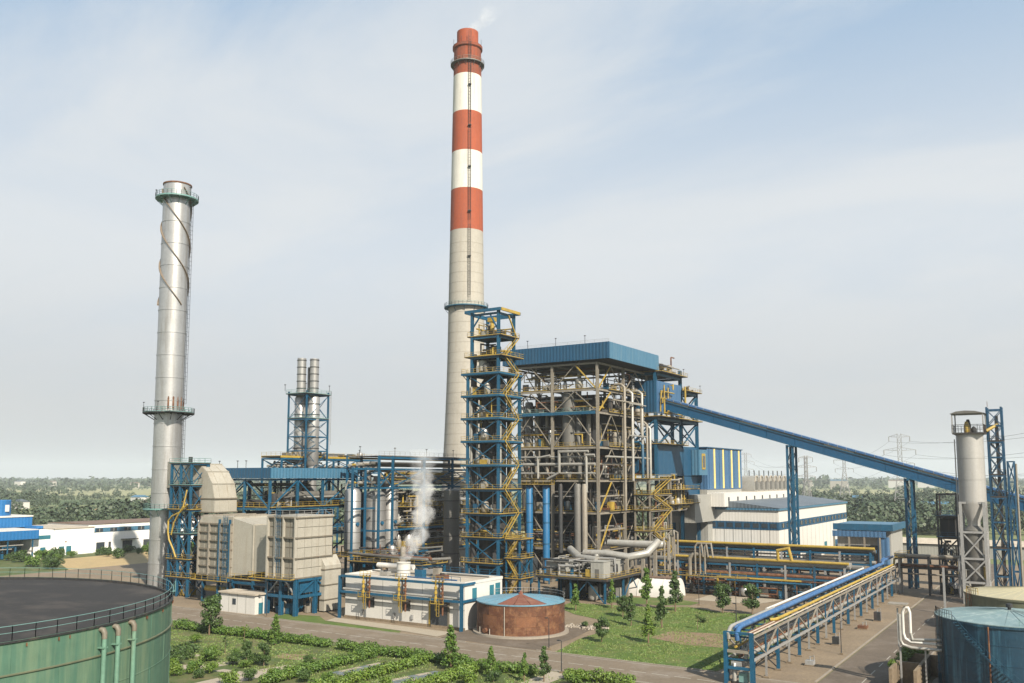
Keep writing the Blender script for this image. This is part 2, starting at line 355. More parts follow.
_unit = {}
def unit(shape, m):
    k = (shape, m)
    if k in _unit: return _unit[k]
    mb = MB()
    if shape == 'box': mb.box(-.5,.5,-.5,.5,-.5,.5)
    elif shape == 'H':
        t = 0.16; w = 0.08
        poly = [(-.5,-.5),(.5,-.5),(.5,-.5+t),(w,-.5+t),(w,.5-t),(.5,.5-t),(.5,.5),(-.5,.5),(-.5,.5-t),(-w,.5-t),(-w,-.5+t),(-.5,-.5+t)]
        mb.prism(poly, 'z', -.5, .5)
    elif shape == 'cyl': mb.lathe((0,0,0), [(.5,-.5),(.5,.5)], 14)
    elif shape == 'panel':
        b = 0.46
        mb.add([(-.5,-.5,-.5),(.5,-.5,-.5),(.5,.5,-.5),(-.5,.5,-.5),(-b,-.5,.5),(b,-.5,.5),(b,.5,.5),(-b,.5,.5)],[(3,2,1,0),(4,5,6,7),(0,1,5,4),(1,2,6,5),(2,3,7,6),(3,0,4,7)])
    me = mb.mesh(shape+'_'+m, smooth=35 if shape == 'cyl' else 0); me.materials.append(M[m]); _unit[k] = me
    return me
def beam(parent, name, p, q, w, m, h=None, shape='box', label=None):
    p = Vector(p); q = Vector(q); d = q - p; L = d.length
    if L < 1e-5: return None
    d.normalize()
    u = d.cross(Vector((0,0,1)))
    if u.length < 1e-3: u = Vector((1,0,0))
    u.normalize(); n = d.cross(u); h = h or w
    c = (p+q)/2
    Mw = Matrix(((u.x*w, n.x*h, d.x*L, c.x), (u.y*w, n.y*h, d.y*L, c.y), (u.z*w, n.z*h, d.z*L, c.z), (0,0,0,1)))
    o = bpy.data.objects.new(name, unit(shape, m)); place(o, Mw, parent)
    return tag(o, label)
def bx(parent, name, x0, x1, y0, y1, z0, z1, m, label=None):
    Mw = Matrix.Translation(((x0+x1)/2, (y0+y1)/2, (z0+z1)/2)) @ Matrix.Diagonal((x1-x0, y1-y0, z1-z0, 1))
    o = bpy.data.objects.new(name, unit('box', m)); place(o, Mw, parent)
    return tag(o, label)

def frame(T, xs, ys, zs, cm='blue', bm=None, brm=None, cw=0.5, bw=0.4, rw=0.25, brace='V', inner=True, ztop=None, zbase=0.0, bays=None, shape='H', cols=True):
    bm = bm or cm; brm = brm or bm; zt = ztop or zs[-1]
    X0, X1, Y0, Y1 = xs[0], xs[-1], ys[0], ys[-1]
    edge = lambda x, y: x in (X0, X1) or y in (Y0, Y1)
    if cols:
        for x in xs:
            for y in ys:
                if inner or edge(x, y): beam(T, 'column', (x, y, zbase), (x, y, zt), cw, cm, shape=shape)
    for z in zs:
        for y in ys:
            if y in (Y0, Y1) or inner:
                for a, b in zip(xs, xs[1:]): beam(T, 'beam', (a+cw/2, y, z-bw/2), (b-cw/2, y, z-bw/2), bw*0.8, bm, bw)
        for x in xs:
            if x in (X0, X1) or inner:
                for a, b in zip(ys, ys[1:]): beam(T, 'beam', (x, a+cw/2, z-bw/2), (x, b-cw/2, z-bw/2), bw*0.8, bm, bw)
    if brace:
        zz = [zbase] + list(zs) if zs[0] > zbase + 0.5 else list(zs)
        for lv, (z0, z1) in enumerate(zip(zz, zz[1:])):
            segs = []
            for y in (Y0, Y1):
                for i, (a, b) in enumerate(zip(xs, xs[1:])): segs.append((Vector((a+cw*.3, y, 0)), Vector((b-cw*.3, y, 0)), i))
            for x in (X0, X1):
                for i, (a, b) in enumerate(zip(ys, ys[1:])): segs.append((Vector((x, a+cw*.3, 0)), Vector((x, b-cw*.3, 0)), i))
            up = Vector((0,0,1)); lo = z0+0.05; hi = z1-bw
            for a, b, i in segs:
                if bays and (lv, i) not in bays and bays != 'all': continue
                k = brace if brace != 'alt' else ('X' if (lv+i) % 2 else 'V')
                if k == 'V':
                    mid = (a+b)/2 + up*(hi-0.02)
                    beam(T, 'brace', a+up*lo, mid, rw, brm); beam(T, 'brace', b+up*lo, mid, rw, brm)
                elif k == 'X':
                    off = (b-a).cross(up).normalized()*rw*0.55
                    beam(T, 'brace', a+up*lo+off, b+up*hi+off, rw, brm); beam(T, 'brace', b+up*lo-off, a+up*hi-off, rw, brm)
                elif k == '/':
                    s = (a, b) if (lv+i) % 2 else (b, a)
                    beam(T, 'brace', s[0]+up*lo, s[1]+up*hi, rw, brm)

def deck(T, x0, x1, y0, y1, z, m='grate', rm='yellow', edge=None, rails='xXyY', t=0.16):
    bx(T, 'platform', x0, x1, y0, y1, z+0.005, z+t, m)
    if edge:
        for p, q in (((x0,y0),(x1,y0)),((x0,y1),(x1,y1))): bx(T, 'edge_beam', x0-0.08, x1+0.08, p[1]-0.12, p[1]+0.12, z-0.3, z+t+0.06, edge)
        for x in (x0, x1): bx(T, 'edge_beam', x-0.12, x+0.12, y0+0.13, y1-0.13, z-0.29, z+t+0.05, edge)
    if rm:
        mb = MB(); zz = z+t
        if 'y' in rails: mb.rail([(x0,y0,zz),(x1,y0,zz)])
        if 'Y' in rails: mb.rail([(x0,y1,zz),(x1,y1,zz)])
        if 'x' in rails: mb.rail([(x0,y0,zz),(x0,y1,zz)])
        if 'X' in rails: mb.rail([(x1,y0,zz),(x1,y1,zz)])
        part('handrail', mb, rm, T, smooth=0)

def ortho_path(r, box, n=4):
    x0,x1,y0,y1,z0,z1 = box
    p = [r.uniform(x0,x1), r.uniform(y0,y1), r.uniform(z0,z1)]; pts = [tuple(p)]; last = -1
    for i in range(n):
        ax = r.choice([a for a in (0,1,2,2) if a != last]); last = ax
        lo, hi = ((x0,x1),(y0,y1),(z0,z1))[ax]
        p[ax] = r.uniform(lo, hi); pts.append(tuple(p))
    return [q for i, q in enumerate(pts) if i == 0 or (Vector(q)-Vector(pts[i-1])).length > 0.8]
def clutter(T, box, seed, pipes=10, vessels=3, boxes=4, mats=('silver_w','cream','yellow','greyv','gsteel','rust'), rr=(0.1,0.28)):
    r = random.Random(seed); x0,x1,y0,y1,z0,z1 = box
    for i in range(pipes):
        pts = ortho_path(r, box, r.choice((2,3,4)))
        if len(pts) > 1: part('pipe', MB().tube(pts, r.uniform(*rr), 7), r.choice(mats), T)
    for i in range(vessels):
        a = r.uniform(0.5, 1.1); h = min(r.uniform(2.0, 4.5), z1-z0); x = r.uniform(x0+a, max(x0+a+.01, x1-a)); y = r.uniform(y0+a, max(y0+a+.01, y1-a))
        part('vessel', MB().lathe((x,y,z0), [(a*.3,0),(a*.8,.15),(a,.5),(a,h-.5),(a*.8,h-.15),(a*.25,h)], 16), r.choice(('silver_w','greyv','silver','cream','dark')), T)
    for i in range(boxes):
        w, d, h = r.uniform(.5,2), r.uniform(.5,2), r.uniform(.8,2.2); x = r.uniform(x0,max(x0+.01,x1-w)); y = r.uniform(y0,max(y0+.01,y1-d))
        bx(T, 'cabinet', x, x+w, y, y+d, z0+0.01, z0+h, r.choice(('greyv','cream','blue','dsteel','silver_w','yellow')))
def lights_on(T, pts, h=2.5, m='dsteel'):
    for p in pts:
        mb = MB().bar(p, (p[0],p[1],p[2]+h), 0.09).box(p[0]-.25,p[0]+.25,p[1]-.12,p[1]+.12,p[2]+h,p[2]+h+.18)
        part('floodlight', mb, m, T, smooth=0)
def panels(T, axis, plane, out, u0, u1, nu, z0, z1, nz, m, name='panel', gap=0.12, t=0.08):
    """cladding panels standing proud of a casing face; axis = direction the wall runs"""
    du = (u1-u0)/nu; dz = (z1-z0)/nz
    for i in range(nu):
        for k in range(nz):
            a, b = u0+i*du+gap/2, u0+(i+1)*du-gap/2; c, d = z0+k*dz+gap/2, z0+(k+1)*dz-gap/2
            p, q = sorted((plane-out*0.02, plane+out*t))
            if axis == 'x': bx(T, name, a, b, p, q, c, d, m)
            else: bx(T, name, p, q, a, b, c, d, m)

# ================================================================== SETTING
FW = Vector((-math.sin(R(32.4)), math.cos(R(32.4)), 0)); RT = Vector((math.cos(R(32.4)), math.sin(R(32.4)), 0))
def camxy(lat, dep): v = RT*lat + FW*dep; return v.x, v.y
def sheet(name, poly, z, m):
    mb = MB().add([(x, y, z) for x, y in poly], [tuple(range(len(poly)))]); return struct(name, mb, m)
def rect(x0, x1, y0, y1): return [(x0,y0),(x1,y0),(x1,y1),(x0,y1)]
g = MB(); N = 24; S = 11500
for i in range(N+1):
    for j in range(N+1): g.v.append((-S+2*S*i/N, -S+2*S*j/N, 0))
for i in range(N):
    for j in range(N): a = i*(N+1)+j; g.f.append((a, a+N+1, a+N+2, a+1))
struct('ground', g, 'ground')
# site surfaces, each about a centimetre above the one below
sheet('yard', rect(-260, -31.8, 127.0, 345), 0.03, 'concrete')
sheet('yard', rect(-31.6, 70, 100, 330), 0.03, 'concrete')
sheet('verge', [(-330,110),(-262,128),(-262,250),(-304,290),(-309,176)], 0.015, 'rough')
sheet('bare_soil', [(-296,176),(-240,150),(-226,196),(-262,250),(-302,240)], 0.02, 'sand')
sheet('road', rect(-330, -31.9, 115.2, 126.9), 0.05, 'asphalt')
sheet('side_road', rect(-31.7, -21.5, 60, 330), 0.055, 'asphalt_d')
sheet('cross_road', rect(-260, -60, 318, 326), 0.045, 'asphalt')
mk = MB()
for i in range(60):
    x = -230 + i*3.4
    if x < -36: mk.box(x, x+2.5, 121.0, 121.25, 0.054, 0.060)
struct('road_marking', mk, 'paint')
ed = MB().box(-330, -34, 126.3, 126.45, 0.054, 0.059).box(-330, -34, 115.6, 115.75, 0.054, 0.059)
struct('road_marking', ed, 'paint')
sm = MB()
for i in range(30): sm.box(-26.7, -26.55, 100+i*6.2, 103.2+i*6.2, 0.058, 0.064)
struct('road_marking', sm, 'paint')
def kerb(p, q, w=0.25, h=0.14):
    mb = MB(); p = Vector((*p, 0)); q = Vector((*q, 0)); n = max(1, int((q-p).length/1.5)); d = (q-p)/n
    for i in range(n): mb.bar(p+d*(i+0.02)+Vector((0,0,h/2)), p+d*(i+0.98)+Vector((0,0,h/2)), w, h)
    o = struct('kerb', mb, 'kerb'); return o
kerb((-260, 127.1), (-90, 127.1)); kerb((-76, 127.1), (-46, 127.1)); kerb((-260, 114.95), (-36, 114.95))
kerb((-32.1, 128), (-32.1, 300)); kerb((-21.3, 152), (-21.3, 300))
# lawns
lawn_r = [(-72.5,127.4),(-46,127.4),(-44.5,140),(-44,190),(-60,183),(-66,183),(-73.5,186.5),(-78.5,181.6),(-97.5,178),(-97,171),(-89,164),(-79.5,159.5),(-74.8,151),(-74.8,139)]
sheet('lawn', lawn_r, 0.07, 'lawn')
sheet('lawn', [(-92.5,183.6),(-79.5,185),(-73.5,189),(-73.2,193.6),(-81.5,197),(-93,193)], 0.07, 'lawn')
sheet('verge', [(-138,127.4),(-125.5,127.4),(-112,127.4),(-105,127.4),(-106,129.3),(-126,130.5),(-131,134),(-139,132.5)], 0.07, 'lawn')
sheet('garden_lawn', rect(-175, -36, 60, 114.8), 0.06, 'rough')
sheet('bare_soil', [(-65,147.5),(-57.5,144.4),(-51,145.2),(-47,150),(-50,155.5),(-56.6,157.4),(-64.4,155.4)], 0.09, 'soil')
sheet('bare_soil', [(-108,100),(-103,100.5),(-101,103),(-105,104.5),(-108.5,103)], 0.08, 'soil')
sheet('pavement', [(-96,128),(-84,127.4),(-75.8,127.4),(-76,140),(-78,152),(-98,150.5)], 0.06, 'asphalt_d')
sheet('pavement', [(-76,197.5),(-62,198),(-58,210),(-76,209)], 0.065, 'path')
sheet('pavement', [(-126,130.7),(-106,129.6),(-97,128.2),(-97,133.2),(-127,134.5)], 0.075, 'path')
sheet('garden_path', [(-103.5,78),(-98.8,78),(-98.6,92),(-99.2,97.5),(-101.6,97.2),(-103.2,90)], 0.075, 'path')
sheet('garden_path', [(-121,86),(-117.6,86),(-118.2,95),(-119.6,95.4),(-120.8,93)], 0.075, 'path')
sheet('garden_path', [(-114.6,86.5),(-110.5,87.2),(-109,92.5),(-109.6,95.5),(-111,94.8),(-112,90.5),(-114.8,89)], 0.075, 'path')
sheet('garden_path', [(-107.5,88.6),(-103.3,89.2),(-103.3,90.6),(-107.2,90.3)], 0.077, 'path')
sheet('garden_path', [(-66.0,100),(-62.6,100),(-62.6,114.6),(-66.0,114.6)], 0.075, 'path')
def slate_bed(x0, y0, x1, y1, w):
    p = Vector((x0,y0,0)); q = Vector((x1,y1,0)); d = q-p; n = max(2, int(d.length/1.2)); dn = d.normalized(); s = Vector((-dn.y, dn.x, 0))
    b = sheet('paved_bed', [tuple((p-s*w/2)[:2]), tuple((q-s*w/2)[:2]), tuple((q+s*w/2)[:2]), tuple((p+s*w/2)[:2])], 0.07, 'path')
    r = random.Random(3)
    for i in range(n):
        for k in range(3):
            c = p + d*(i+.5)/n + s*(w*(k-1)/3.2); a = Vector((d.length/n*0.46,0,0)); 
            mb = MB().bar(c-dn*d.length/n*.46+Vector((0,0,.10+r.random()*.02)), c+dn*d.length/n*.46+Vector((0,0,.10+r.random()*.02)), w*0.28, 0.07)
            part('paving_slab', mb, 'slate' if r.random() < .8 else 'path', b, smooth=0)
slate_bed(-90.8, 96.5, -89.6, 105.6, 3.0)
slate_bed(-81.2, 95.5, -78.8, 105.4, 3.2)

# ------------------------------------------------------------------ plants
def leaf_cloud(mb, r, c, rad, n, size, flat=0.9):
    for _ in range(n):
        while True:
            d = Vector((r.gauss(0,1), r.gauss(0,1), r.gauss(0,1)))
            if d.length > 0.1: break
        d.normalize(); k = r.uniform(0.45, 1.08)
        p = Vector(c) + Vector((d.x*rad[0], d.y*rad[1], d.z*rad[2]))*k
        nrm = (d + Vector((r.gauss(0,.6), r.gauss(0,.6), r.gauss(0,.6)+.3))).normalized()
        u = nrm.orthogonal().normalized(); v = nrm.cross(u); a = r.uniform(0, 6.28); u, v = u*math.cos(a)+v*math.sin(a), v*math.cos(a)-u*math.sin(a)
        s = size*r.uniform(.6, 1.3)
        mb.add([p-u*s*.5, p+v*s*.3, p+u*s*.5, p-v*s*.3], [(0,1,2,3)])
def crown_mb(seed, kind, h):
    """leaf crown of a tree of height h about the origin, with trunk and limbs"""
    r = random.Random(seed); lv = MB(); tr = MB(); cl = []
    if kind == 'round':
        for _ in range(15):
            a = r.uniform(0, 6.28); z = r.uniform(.26, .88); m = math.sin((z-.16)/.80*math.pi)**.6*h*.25*r.uniform(.25, 1)
            cl.append((Vector((math.cos(a)*m, math.sin(a)*m, z*h)), h*r.uniform(.11,.17)))
    elif kind == 'tall':
        for k in range(24):
            a = r.uniform(0, 6.28); z = .24+.72*k/23+r.uniform(-.03,.03); m = h*.14*(1.08-z)*r.uniform(.3, 1.5)
            cl.append((Vector((math.cos(a)*m, math.sin(a)*m, z*h)), h*(.045+.085*(1-z))*r.uniform(.7,1.2)))
    elif kind == 'cone':
        for i in range(26):
            z = .14 + .80*i/25; a = i*2.4; m = h*.24*(1-z)*r.uniform(.6, 1.1)
            cl.append((Vector((math.cos(a)*m, math.sin(a)*m, z*h)), h*(.035+.10*(1-z))))
    elif kind == 'sparse':
        for _ in range(8):
            a = r.uniform(0, 6.28); z = r.uniform(.45, .95); m = h*.15*r.uniform(.3, 1)
            cl.append((Vector((math.cos(a)*m, math.sin(a)*m, z*h)), h*r.uniform(.06,.11)))
    else:
        for _ in range(11):
            a = r.uniform(0, 6.28); m = h*.55*r.uniform(0, 1)
            cl.append((Vector((math.cos(a)*m, math.sin(a)*m, h*r.uniform(.28,.68))), h*r.uniform(.24,.36)))
    for c, q in cl:
        leaf_cloud(lv, r, c, (q, q, q*.8), {'sparse':50,'bush':150,'round':190,'tall':90,'cone':85}[kind], h*{'bush':.12,'sparse':.05,'round':.06,'tall':.055,'cone':.05}[kind])
    t = h*(.022 if kind != 'bush' else .03)
    top = Vector((r.uniform(-.02,.02)*h, r.uniform(-.02,.02)*h, h*(.85 if kind != 'bush' else .45)))
    tr.tube([(0,0,-.05),(top.x*.3,top.y*.3,h*.3),tuple(top)], t, 7, r2=t*.3)
    for c, q in cl[::2]:
        s = Vector((top.x*.4, top.y*.4, max(.1, c.z - (c.xy.length)*.8 - h*.06)))
        if (c-s).length > .2: tr.tube([tuple(s), tuple((s+c)/2+Vector((0,0,.02*h))), tuple(c)], t*.4, 5, r2=t*.12)
    return lv, tr
_tree = {}
def plant(name, label, cat, x, y, h, kind, leaf='leaf', group=None, variant=0, rz=None):
    k = (kind, leaf, variant)
    if k not in _tree:
        lv, tr = crown_mb(hash(k[0]) % 1 + variant*17 + len(kind), kind, 1.0 if False else 6.0)
        a = lv.mesh('crown', smooth=0); a.materials.append(M[leaf]); b = tr.mesh('trunk'); b.materials.append(M['bark'])
        _tree[k] = (a, b)
    a, b = _tree[k]; s = h/6.0
    Mw = Matrix.Translation((x, y, 0.05)) @ Matrix.Rotation(rnd.uniform(0, 6.28) if rz is None else rz, 4, 'Z') @ Matrix.Diagonal((s, s, s, 1))
    t = bpy.data.objects.new(name, None); place(t, Matrix.Translation((x, y, 0.05))); tag(t, label, cat, group)
    o = bpy.data.objects.new('trunk', b); place(o, Mw, t)
    o = bpy.data.objects.new('crown', a); place(o, Mw, t)
    return t
# trees on the right-hand lawn
for x, y, h, k, lf, v, lb in (
    (-63.1,142.5,6.4,'tall','leaf_y',0,'slim young tree with pale trunk beside the bare soil patch'),
    (-80.4,181.0,8.4,'tall','leaf',1,'tall narrow tree on the lawn in front of the white arched shelter'),
    (-70.2,139.1,4.4,'round','leaf_d',0,'small dark tree on the lawn nearest the rusty tank'),
    (-86.2,175.8,6.0,'tall','leaf',2,'narrow tree at the far lawn edge left of the shelter'),
    (-73.0,157.0,6.0,'tall','leaf_d',0,'dark bushy tree left of the slim young tree on the lawn'),
    (-79.0,166.0,4.6,'round','leaf_d',1,'low dark round tree in the middle of the lawn'),
    (-67.4,158.4,7.6,'tall','leaf_d',2,'dark slender tree standing right of the slim young tree'),
    (-72.9,178.6,8.4,'tall','leaf_d',1,'dark tree just right of the white arched shelter'),
    (-63.7,181.5,6.8,'round','leaf_d',1,'dense dark tree beside the tall lamp post under the yellow pipes'),
    (-58.0,183.0,6.4,'round','leaf_d',0,'broad dark tree at the right end of the lawn under the pipe rack'),
    (-91.0,168.4,5.6,'tall','leaf',1,'narrow tree behind the rusty tank at the lawn edge'),
    (-61.0,160.0,3.2,'sparse','leaf_d',1,'tiny sapling above the bare soil patch')):
    plant('lawn_tree', lb, 'tree', x, y, h, k, lf, 'trees on the right-hand lawn', v)
for x, y, h, k, lf, v, lb in (
    (-132.4,108.0,7.4,'round','leaf_d',2,'large round tree beside the green tank in front of the hedge'),
    (-115.2,107.6,5.2,'cone','leaf',0,'upright conical tree with thin trunk in front of the blue duct legs'),
    (-121.9,106.8,3.0,'sparse','leaf_y',1,'small thin sapling in front of the long hedge'),
    (-79.0,107.8,6.6,'cone','leaf',0,'tall dark conifer in front of the white pump house post'),
    (-71.4,107.0,4.4,'cone','leaf',1,'conical dark shrub tree below the rusty tank'),
    (-65.9,107.0,3.9,'tall','leaf',2,'dark pointed tree left of two near the gap in the hedge'),
    (-63.6,108.4,4.8,'tall','leaf_d',1,'taller dark tree, right of two near the gap in the hedge'),
    (-103.6,94.6,3.6,'round','leaf_d',0,'round dark tree standing on the rough garden grass'),
    (-116.2,98.0,3.0,'sparse','leaf_d',1,'bare-looking little tree by the winding garden path'),
    (-109.5,96.5,3.2,'round','leaf_d',1,'little dark round tree behind the curved garden path')):
    plant('garden_tree', lb, 'tree', x, y, h, k, lf, 'trees in the foreground garden', v)
# hedges
def hedge(label, pts, w, h, dens, leaf, seed):
    r = random.Random(seed); mb = MB(); core = MB()
    for p, q in zip(pts, pts[1:]):
        p = Vector((*p, 0)); q = Vector((*q, 0)); L = (q-p).length; d = (q-p)/L; s = Vector((-d.y, d.x, 0))
        n = max(2, int(L/1.3))
        for i in range(n):
            c = p + d*L*(i+.5)/n + s*r.uniform(-.2,.2); hh = h*r.uniform(.8,1.12)*(1.0+.25*mnoise.noise((i*.35,seed,0))); ww = w*r.uniform(.85,1.15)/2
            leaf_cloud(mb, r, (c.x, c.y, hh*.55), (1.0, ww, hh*.5) if abs(d.x) > abs(d.y) else (ww, 1.0, hh*.5), int(dens*3.0), .32)
            core.tube([(c.x, c.y, 0.0), (c.x+r.uniform(-.2,.2), c.y, hh*.7)], .06, 5, r2=.02)
    t = thing('hedge', label, 'hedge', (pts[0][0], pts[0][1], 0.05), 'hedges in the foreground garden')
    part('stem', core, 'bark', t, kind='stuff'); part('foliage', mb, leaf, t, smooth=0)
hedge('long clipped hedge along the road beside the green tank', [(-143,109.2),(-106.0,110.8)], 2.2, 1.7, 150, 'leaf', 1)
hedge('long clipped hedge along the road in front of the white pump house', [(-103.5,110.2),(-76.5,110.6)], 2.2, 1.7, 150, 'leaf', 2)
hedge('dark hedge along the road below the rusty tank', [(-75.8,110.6),(-66.6,111.2)], 2.2, 1.6, 150, 'leaf', 3)
hedge('short bright hedge at the roadside right of the paved gap', [(-62.2,112.0),(-52,112.4)], 2.6, 1.7, 150, 'leaf_y', 4)
hedge('leafy hedge row left of the first slate bed', [(-94.4,108.6),(-94.2,86)], 2.3, 1.7, 150, 'leaf', 5)
hedge('leafy hedge row between the two slate beds', [(-85.0,109.0),(-85.2,86)], 2.3, 1.6, 150, 'leaf_y', 6)
hedge('bright leafy hedge row right of the second slate bed', [(-75.0,109.2),(-74.6,92)], 2.6, 1.7, 150, 'leaf_y', 7)
hedge('dark shrub border at the foot of the green tank', [(-124,84),(-121.6,97)], 3.4, 1.6, 120, 'leaf_d', 8)
# shrubs
ORD = ['first','second','third','fourth','fifth','sixth','seventh','eighth','ninth','tenth','eleventh','twelfth','thirteenth','fourteenth','fifteenth','sixteenth','seventeenth','eighteenth','nineteenth','twentieth']
ORD += ['twenty-'+o for o in ORD[:9]] + ['thirtieth'] + ['thirty-'+o for o in ORD[:9]]
def sx(p): v = Vector((p[0], p[1], 0)); return v.dot(RT)/max(1, v.dot(FW))
# the shrubs are numbered as they stand in view, left to right
r = random.Random(21)
spots = [(-139,104),(-128,101.5),(-117.5,92),(-115.8,95.2),(-113.4,92.6),(-113,97.5),(-108.2,92.8),(-106.2,95.0),(-112.6,85.6),(-108.8,86.2),(-106.4,87.2),(-105.2,92.4),(-116,88.6),(-98.0,87),(-97.2,90.5),(-98.4,84),(-89,92.5),(-91,90.5),(-81,91.5),(-78.6,93),(-70.8,101),(-69.4,104.6),(-68.4,98),(-58.8,108.6),(-70.5,96),(-109.6,83.6),(-105.4,84.6),(-99.4,99.6)]
for i, (x, y) in enumerate(sorted(spots, key=sx)):
    plant('shrub', ORD[i]+' low shrub from the left in the foreground garden', 'shrub', x, y, r.uniform(1.4, 2.4), 'bush', r.choice(('leaf','leaf_d','leaf_d','leaf_y')), 'shrubs in the foreground garden', i % 3)
for i, (x, y) in enumerate([(-79.5,150.5),(-76.8,153.5),(-63,168),(-56,172)]):
    plant('shrub', ('low shrub on the lawn beside the rubble heap','low shrub on the lawn just right of the rubble heap','low shrub on the lawn left of the tall lamp post','low shrub on the lawn nearest the pipe bridge')[i], 'shrub', x, y, r.uniform(1.2, 1.9), 'bush', 'leaf_d', 'shrubs on the right-hand lawn', i % 3)
rv = random.Random(5)
bsp = sorted([((rv.uniform(-306, -262), 150 + rv.uniform(0, 70)) if k < 17 else (rv.uniform(-303, -290), 172+rv.uniform(0,70))) for k in range(39)], key=sx)
for i in range(39):
    x, y = bsp[i]
    plant('yard_bush', ORD[i]+' bush from the left between the green tank and the long white warehouse', 'shrub', x, y, rv.uniform(2.4, 5.0), 'bush', rv.choice(('leaf','leaf_d','leaf_d')), 'bushes in front of the white warehouse', i % 3)
# grass blades
def tufts(poly, n, seed, h=(.08,.22)):
    r = random.Random(seed); xs = [p[0] for p in poly]; ys = [p[1] for p in poly]; mb = MB(); k = 0
    def inside(x, y):
        c = False; j = len(poly)-1
        for i in range(len(poly)):
            if (poly[i][1] > y) != (poly[j][1] > y) and x < (poly[j][0]-poly[i][0])*(y-poly[i][1])/(poly[j][1]-poly[i][1])+poly[i][0]: c = not c
            j = i
        return c
    while k < n:
        x, y = r.uniform(min(xs), max(xs)), r.uniform(min(ys), max(ys))
        if not inside(x, y): continue
        k += 1
        if mnoise.noise((x*.18, y*.18, 0)) < -.12 and r.random() < .8: continue
        a = r.uniform(0, 3.14); w = r.uniform(.06,.15); hh = r.uniform(*h); dx, dy = math.cos(a)*w, math.sin(a)*w
        mb.add([(x-dx,y-dy,.06),(x+dx,y+dy,.06),(x+dx*.3+r.uniform(-.1,.1),y+dy*.3,.06+hh)], [(0,1,2)])
    return mb
for poly, n, s in ((lawn_r, 26000, 1), (rect(-142,-50,92,112), 26000, 2)):
    tag(part('grass', tufts(poly, n, s), 'grassblade', None, smooth=0), 'short grass growing on the lawn' if s == 1 else 'rough grass growing in the garden', 'grass', kind='stuff')
# rubble heap by the rusty tank
rb = random.Random(9); t = thing('rubble_heap', 'line of pale broken stones on the lawn edge beside the rusty tank', 'rubble', (-79, 151, 0.05)); mb = MB()
for i in range(110):
    x, y, s = -79.5+rb.uniform(-3.4,4.4), 150.4+rb.gauss(0,.9), rb.uniform(.15,.5); z = .05
    mb.bar((x-s*.4,y,z+s*.3),(x+s*.4,y+rb.uniform(-.3,.3),z+s*rb.uniform(.2,.6)), s*.8, s*.7)
tag(part('stone', mb, 'stone', t, smooth=0), kind='stuff')

# ------------------------------------------------------------------ far country
def forest(name, label, test, n, seed, hh=(7,13), leaves=26, qs=.2):
    rg = np.random.default_rng(seed); V = []; F = 0; out = []
    cnt = 0; vs = []
    r = random.Random(seed)
    while cnt < n:
        d, a = test(r)
        if d is None: continue
        cnt += 1
        lat, dep = d*math.tan(a), d
        x, y = camxy(lat, dep); h = r.uniform(*hh)*(.75+.5*r.random()**2)*(1+.45*mnoise.noise((x*.012, y*.012, 9))); w = h*r.uniform(.34,.6)
        m = leaves
        dirs = rg.normal(size=(m,3)); dirs /= np.linalg.norm(dirs, axis=1)[:,None]
        dirs[:,2] = np.abs(dirs[:,2])*1.0 - .35*(rg.random(m) < .45)
        k = (.75+.4*rg.random(m))[:,None]
        c = np.array([x, y, h*.42]) + dirs*k*np.array([w, w, h*.52])
        nr = dirs + rg.normal(scale=.35, size=(m,3)); nr /= np.linalg.norm(nr, axis=1)[:,None]
        u = np.cross(nr, rg.normal(size=(m,3))); u /= np.linalg.norm(u, axis=1)[:,None]; v = np.cross(nr, u)
        s = (h*qs*(.7+.7*rg.random(m)))[:,None]
        vs.append(np.stack([c-u*s, c+v*s*.8, c+u*s, c-v*s*.8], axis=1).reshape(-1,3))
    V = np.concatenate(vs); nq = len(V)//4
    me = bpy.data.meshes.new(name); me.vertices.add(len(V)); me.vertices.foreach_set('co', V.astype(np.float32).ravel())
    me.loops.add(nq*4); me.loops.foreach_set('vertex_index', np.arange(nq*4, dtype=np.int32))
    me.polygons.add(nq); me.polygons.foreach_set('loop_start', np.arange(0, nq*4, 4, dtype=np.int32)); me.update(); me.validate()
    me.materials.append(M['wood']); o = bpy.data.objects.new(name, me); place(o, Matrix.Identity(4)); tag(o, label, 'woodland', kind='stuff')
def near_band(r):
    d = r.uniform(430, 1130) if r.random() < .6 else r.uniform(430, 700); a = R(r.uniform(-33, 33))
    if R(-32) < a < R(-19) and d < 445: return None, None
    if d < 475 and -R(17) < a < R(16): return None, None
    x, y = camxy(d*math.tan(a), d)
    if -330 < x < -30 and y < 400: return None, None
    if x > -360 and y < 330 and a < 0: return None, None
    if mnoise.noise((x*.006, y*.006, 3.3)) < -.12: return None, None
    if 735 < d < 815 and R(-27) < a < R(-19): return None, None
    return d, a
forest('woodland', 'green woodland beyond the plant, in the middle distance', near_band, 4600, 3, leaves=130, qs=.07)
def far_band(r):
    d = 2350*math.exp(r.random()*1.35); a = R(r.uniform(-34, 34))
    x, y = camxy(d*math.tan(a), d)
    if mnoise.noise((x*.0016, y*.0016, 7.7)) < -.3: return None, None
    return d, a
forest('woodland', 'distant hazy woodland on the horizon', far_band, 6500, 4, hh=(14,24), leaves=12)
def mid_band(r):
    d = r.uniform(1180, 2300); a = R(r.uniform(-33, 33)); x, y = camxy(d*math.tan(a), d)
    if mnoise.noise((x*.004, y*.004, 1.7)) < .18: return None, None
    return d, a
forest('woodland', 'scattered hazy tree clumps among the distant fields', mid_band, 900, 5, hh=(8,14), leaves=30, qs=.15)
def fieldsheet(name, a0, a1, d0, d1, m, z=0.3):
    pts = []
    for a, d in ((a0,d0),(a1,d0),(a1,d1),(a0,d1)):
        pts.append(camxy(d*math.tan(R(a)), d))
    sheet(name, pts, z, m)
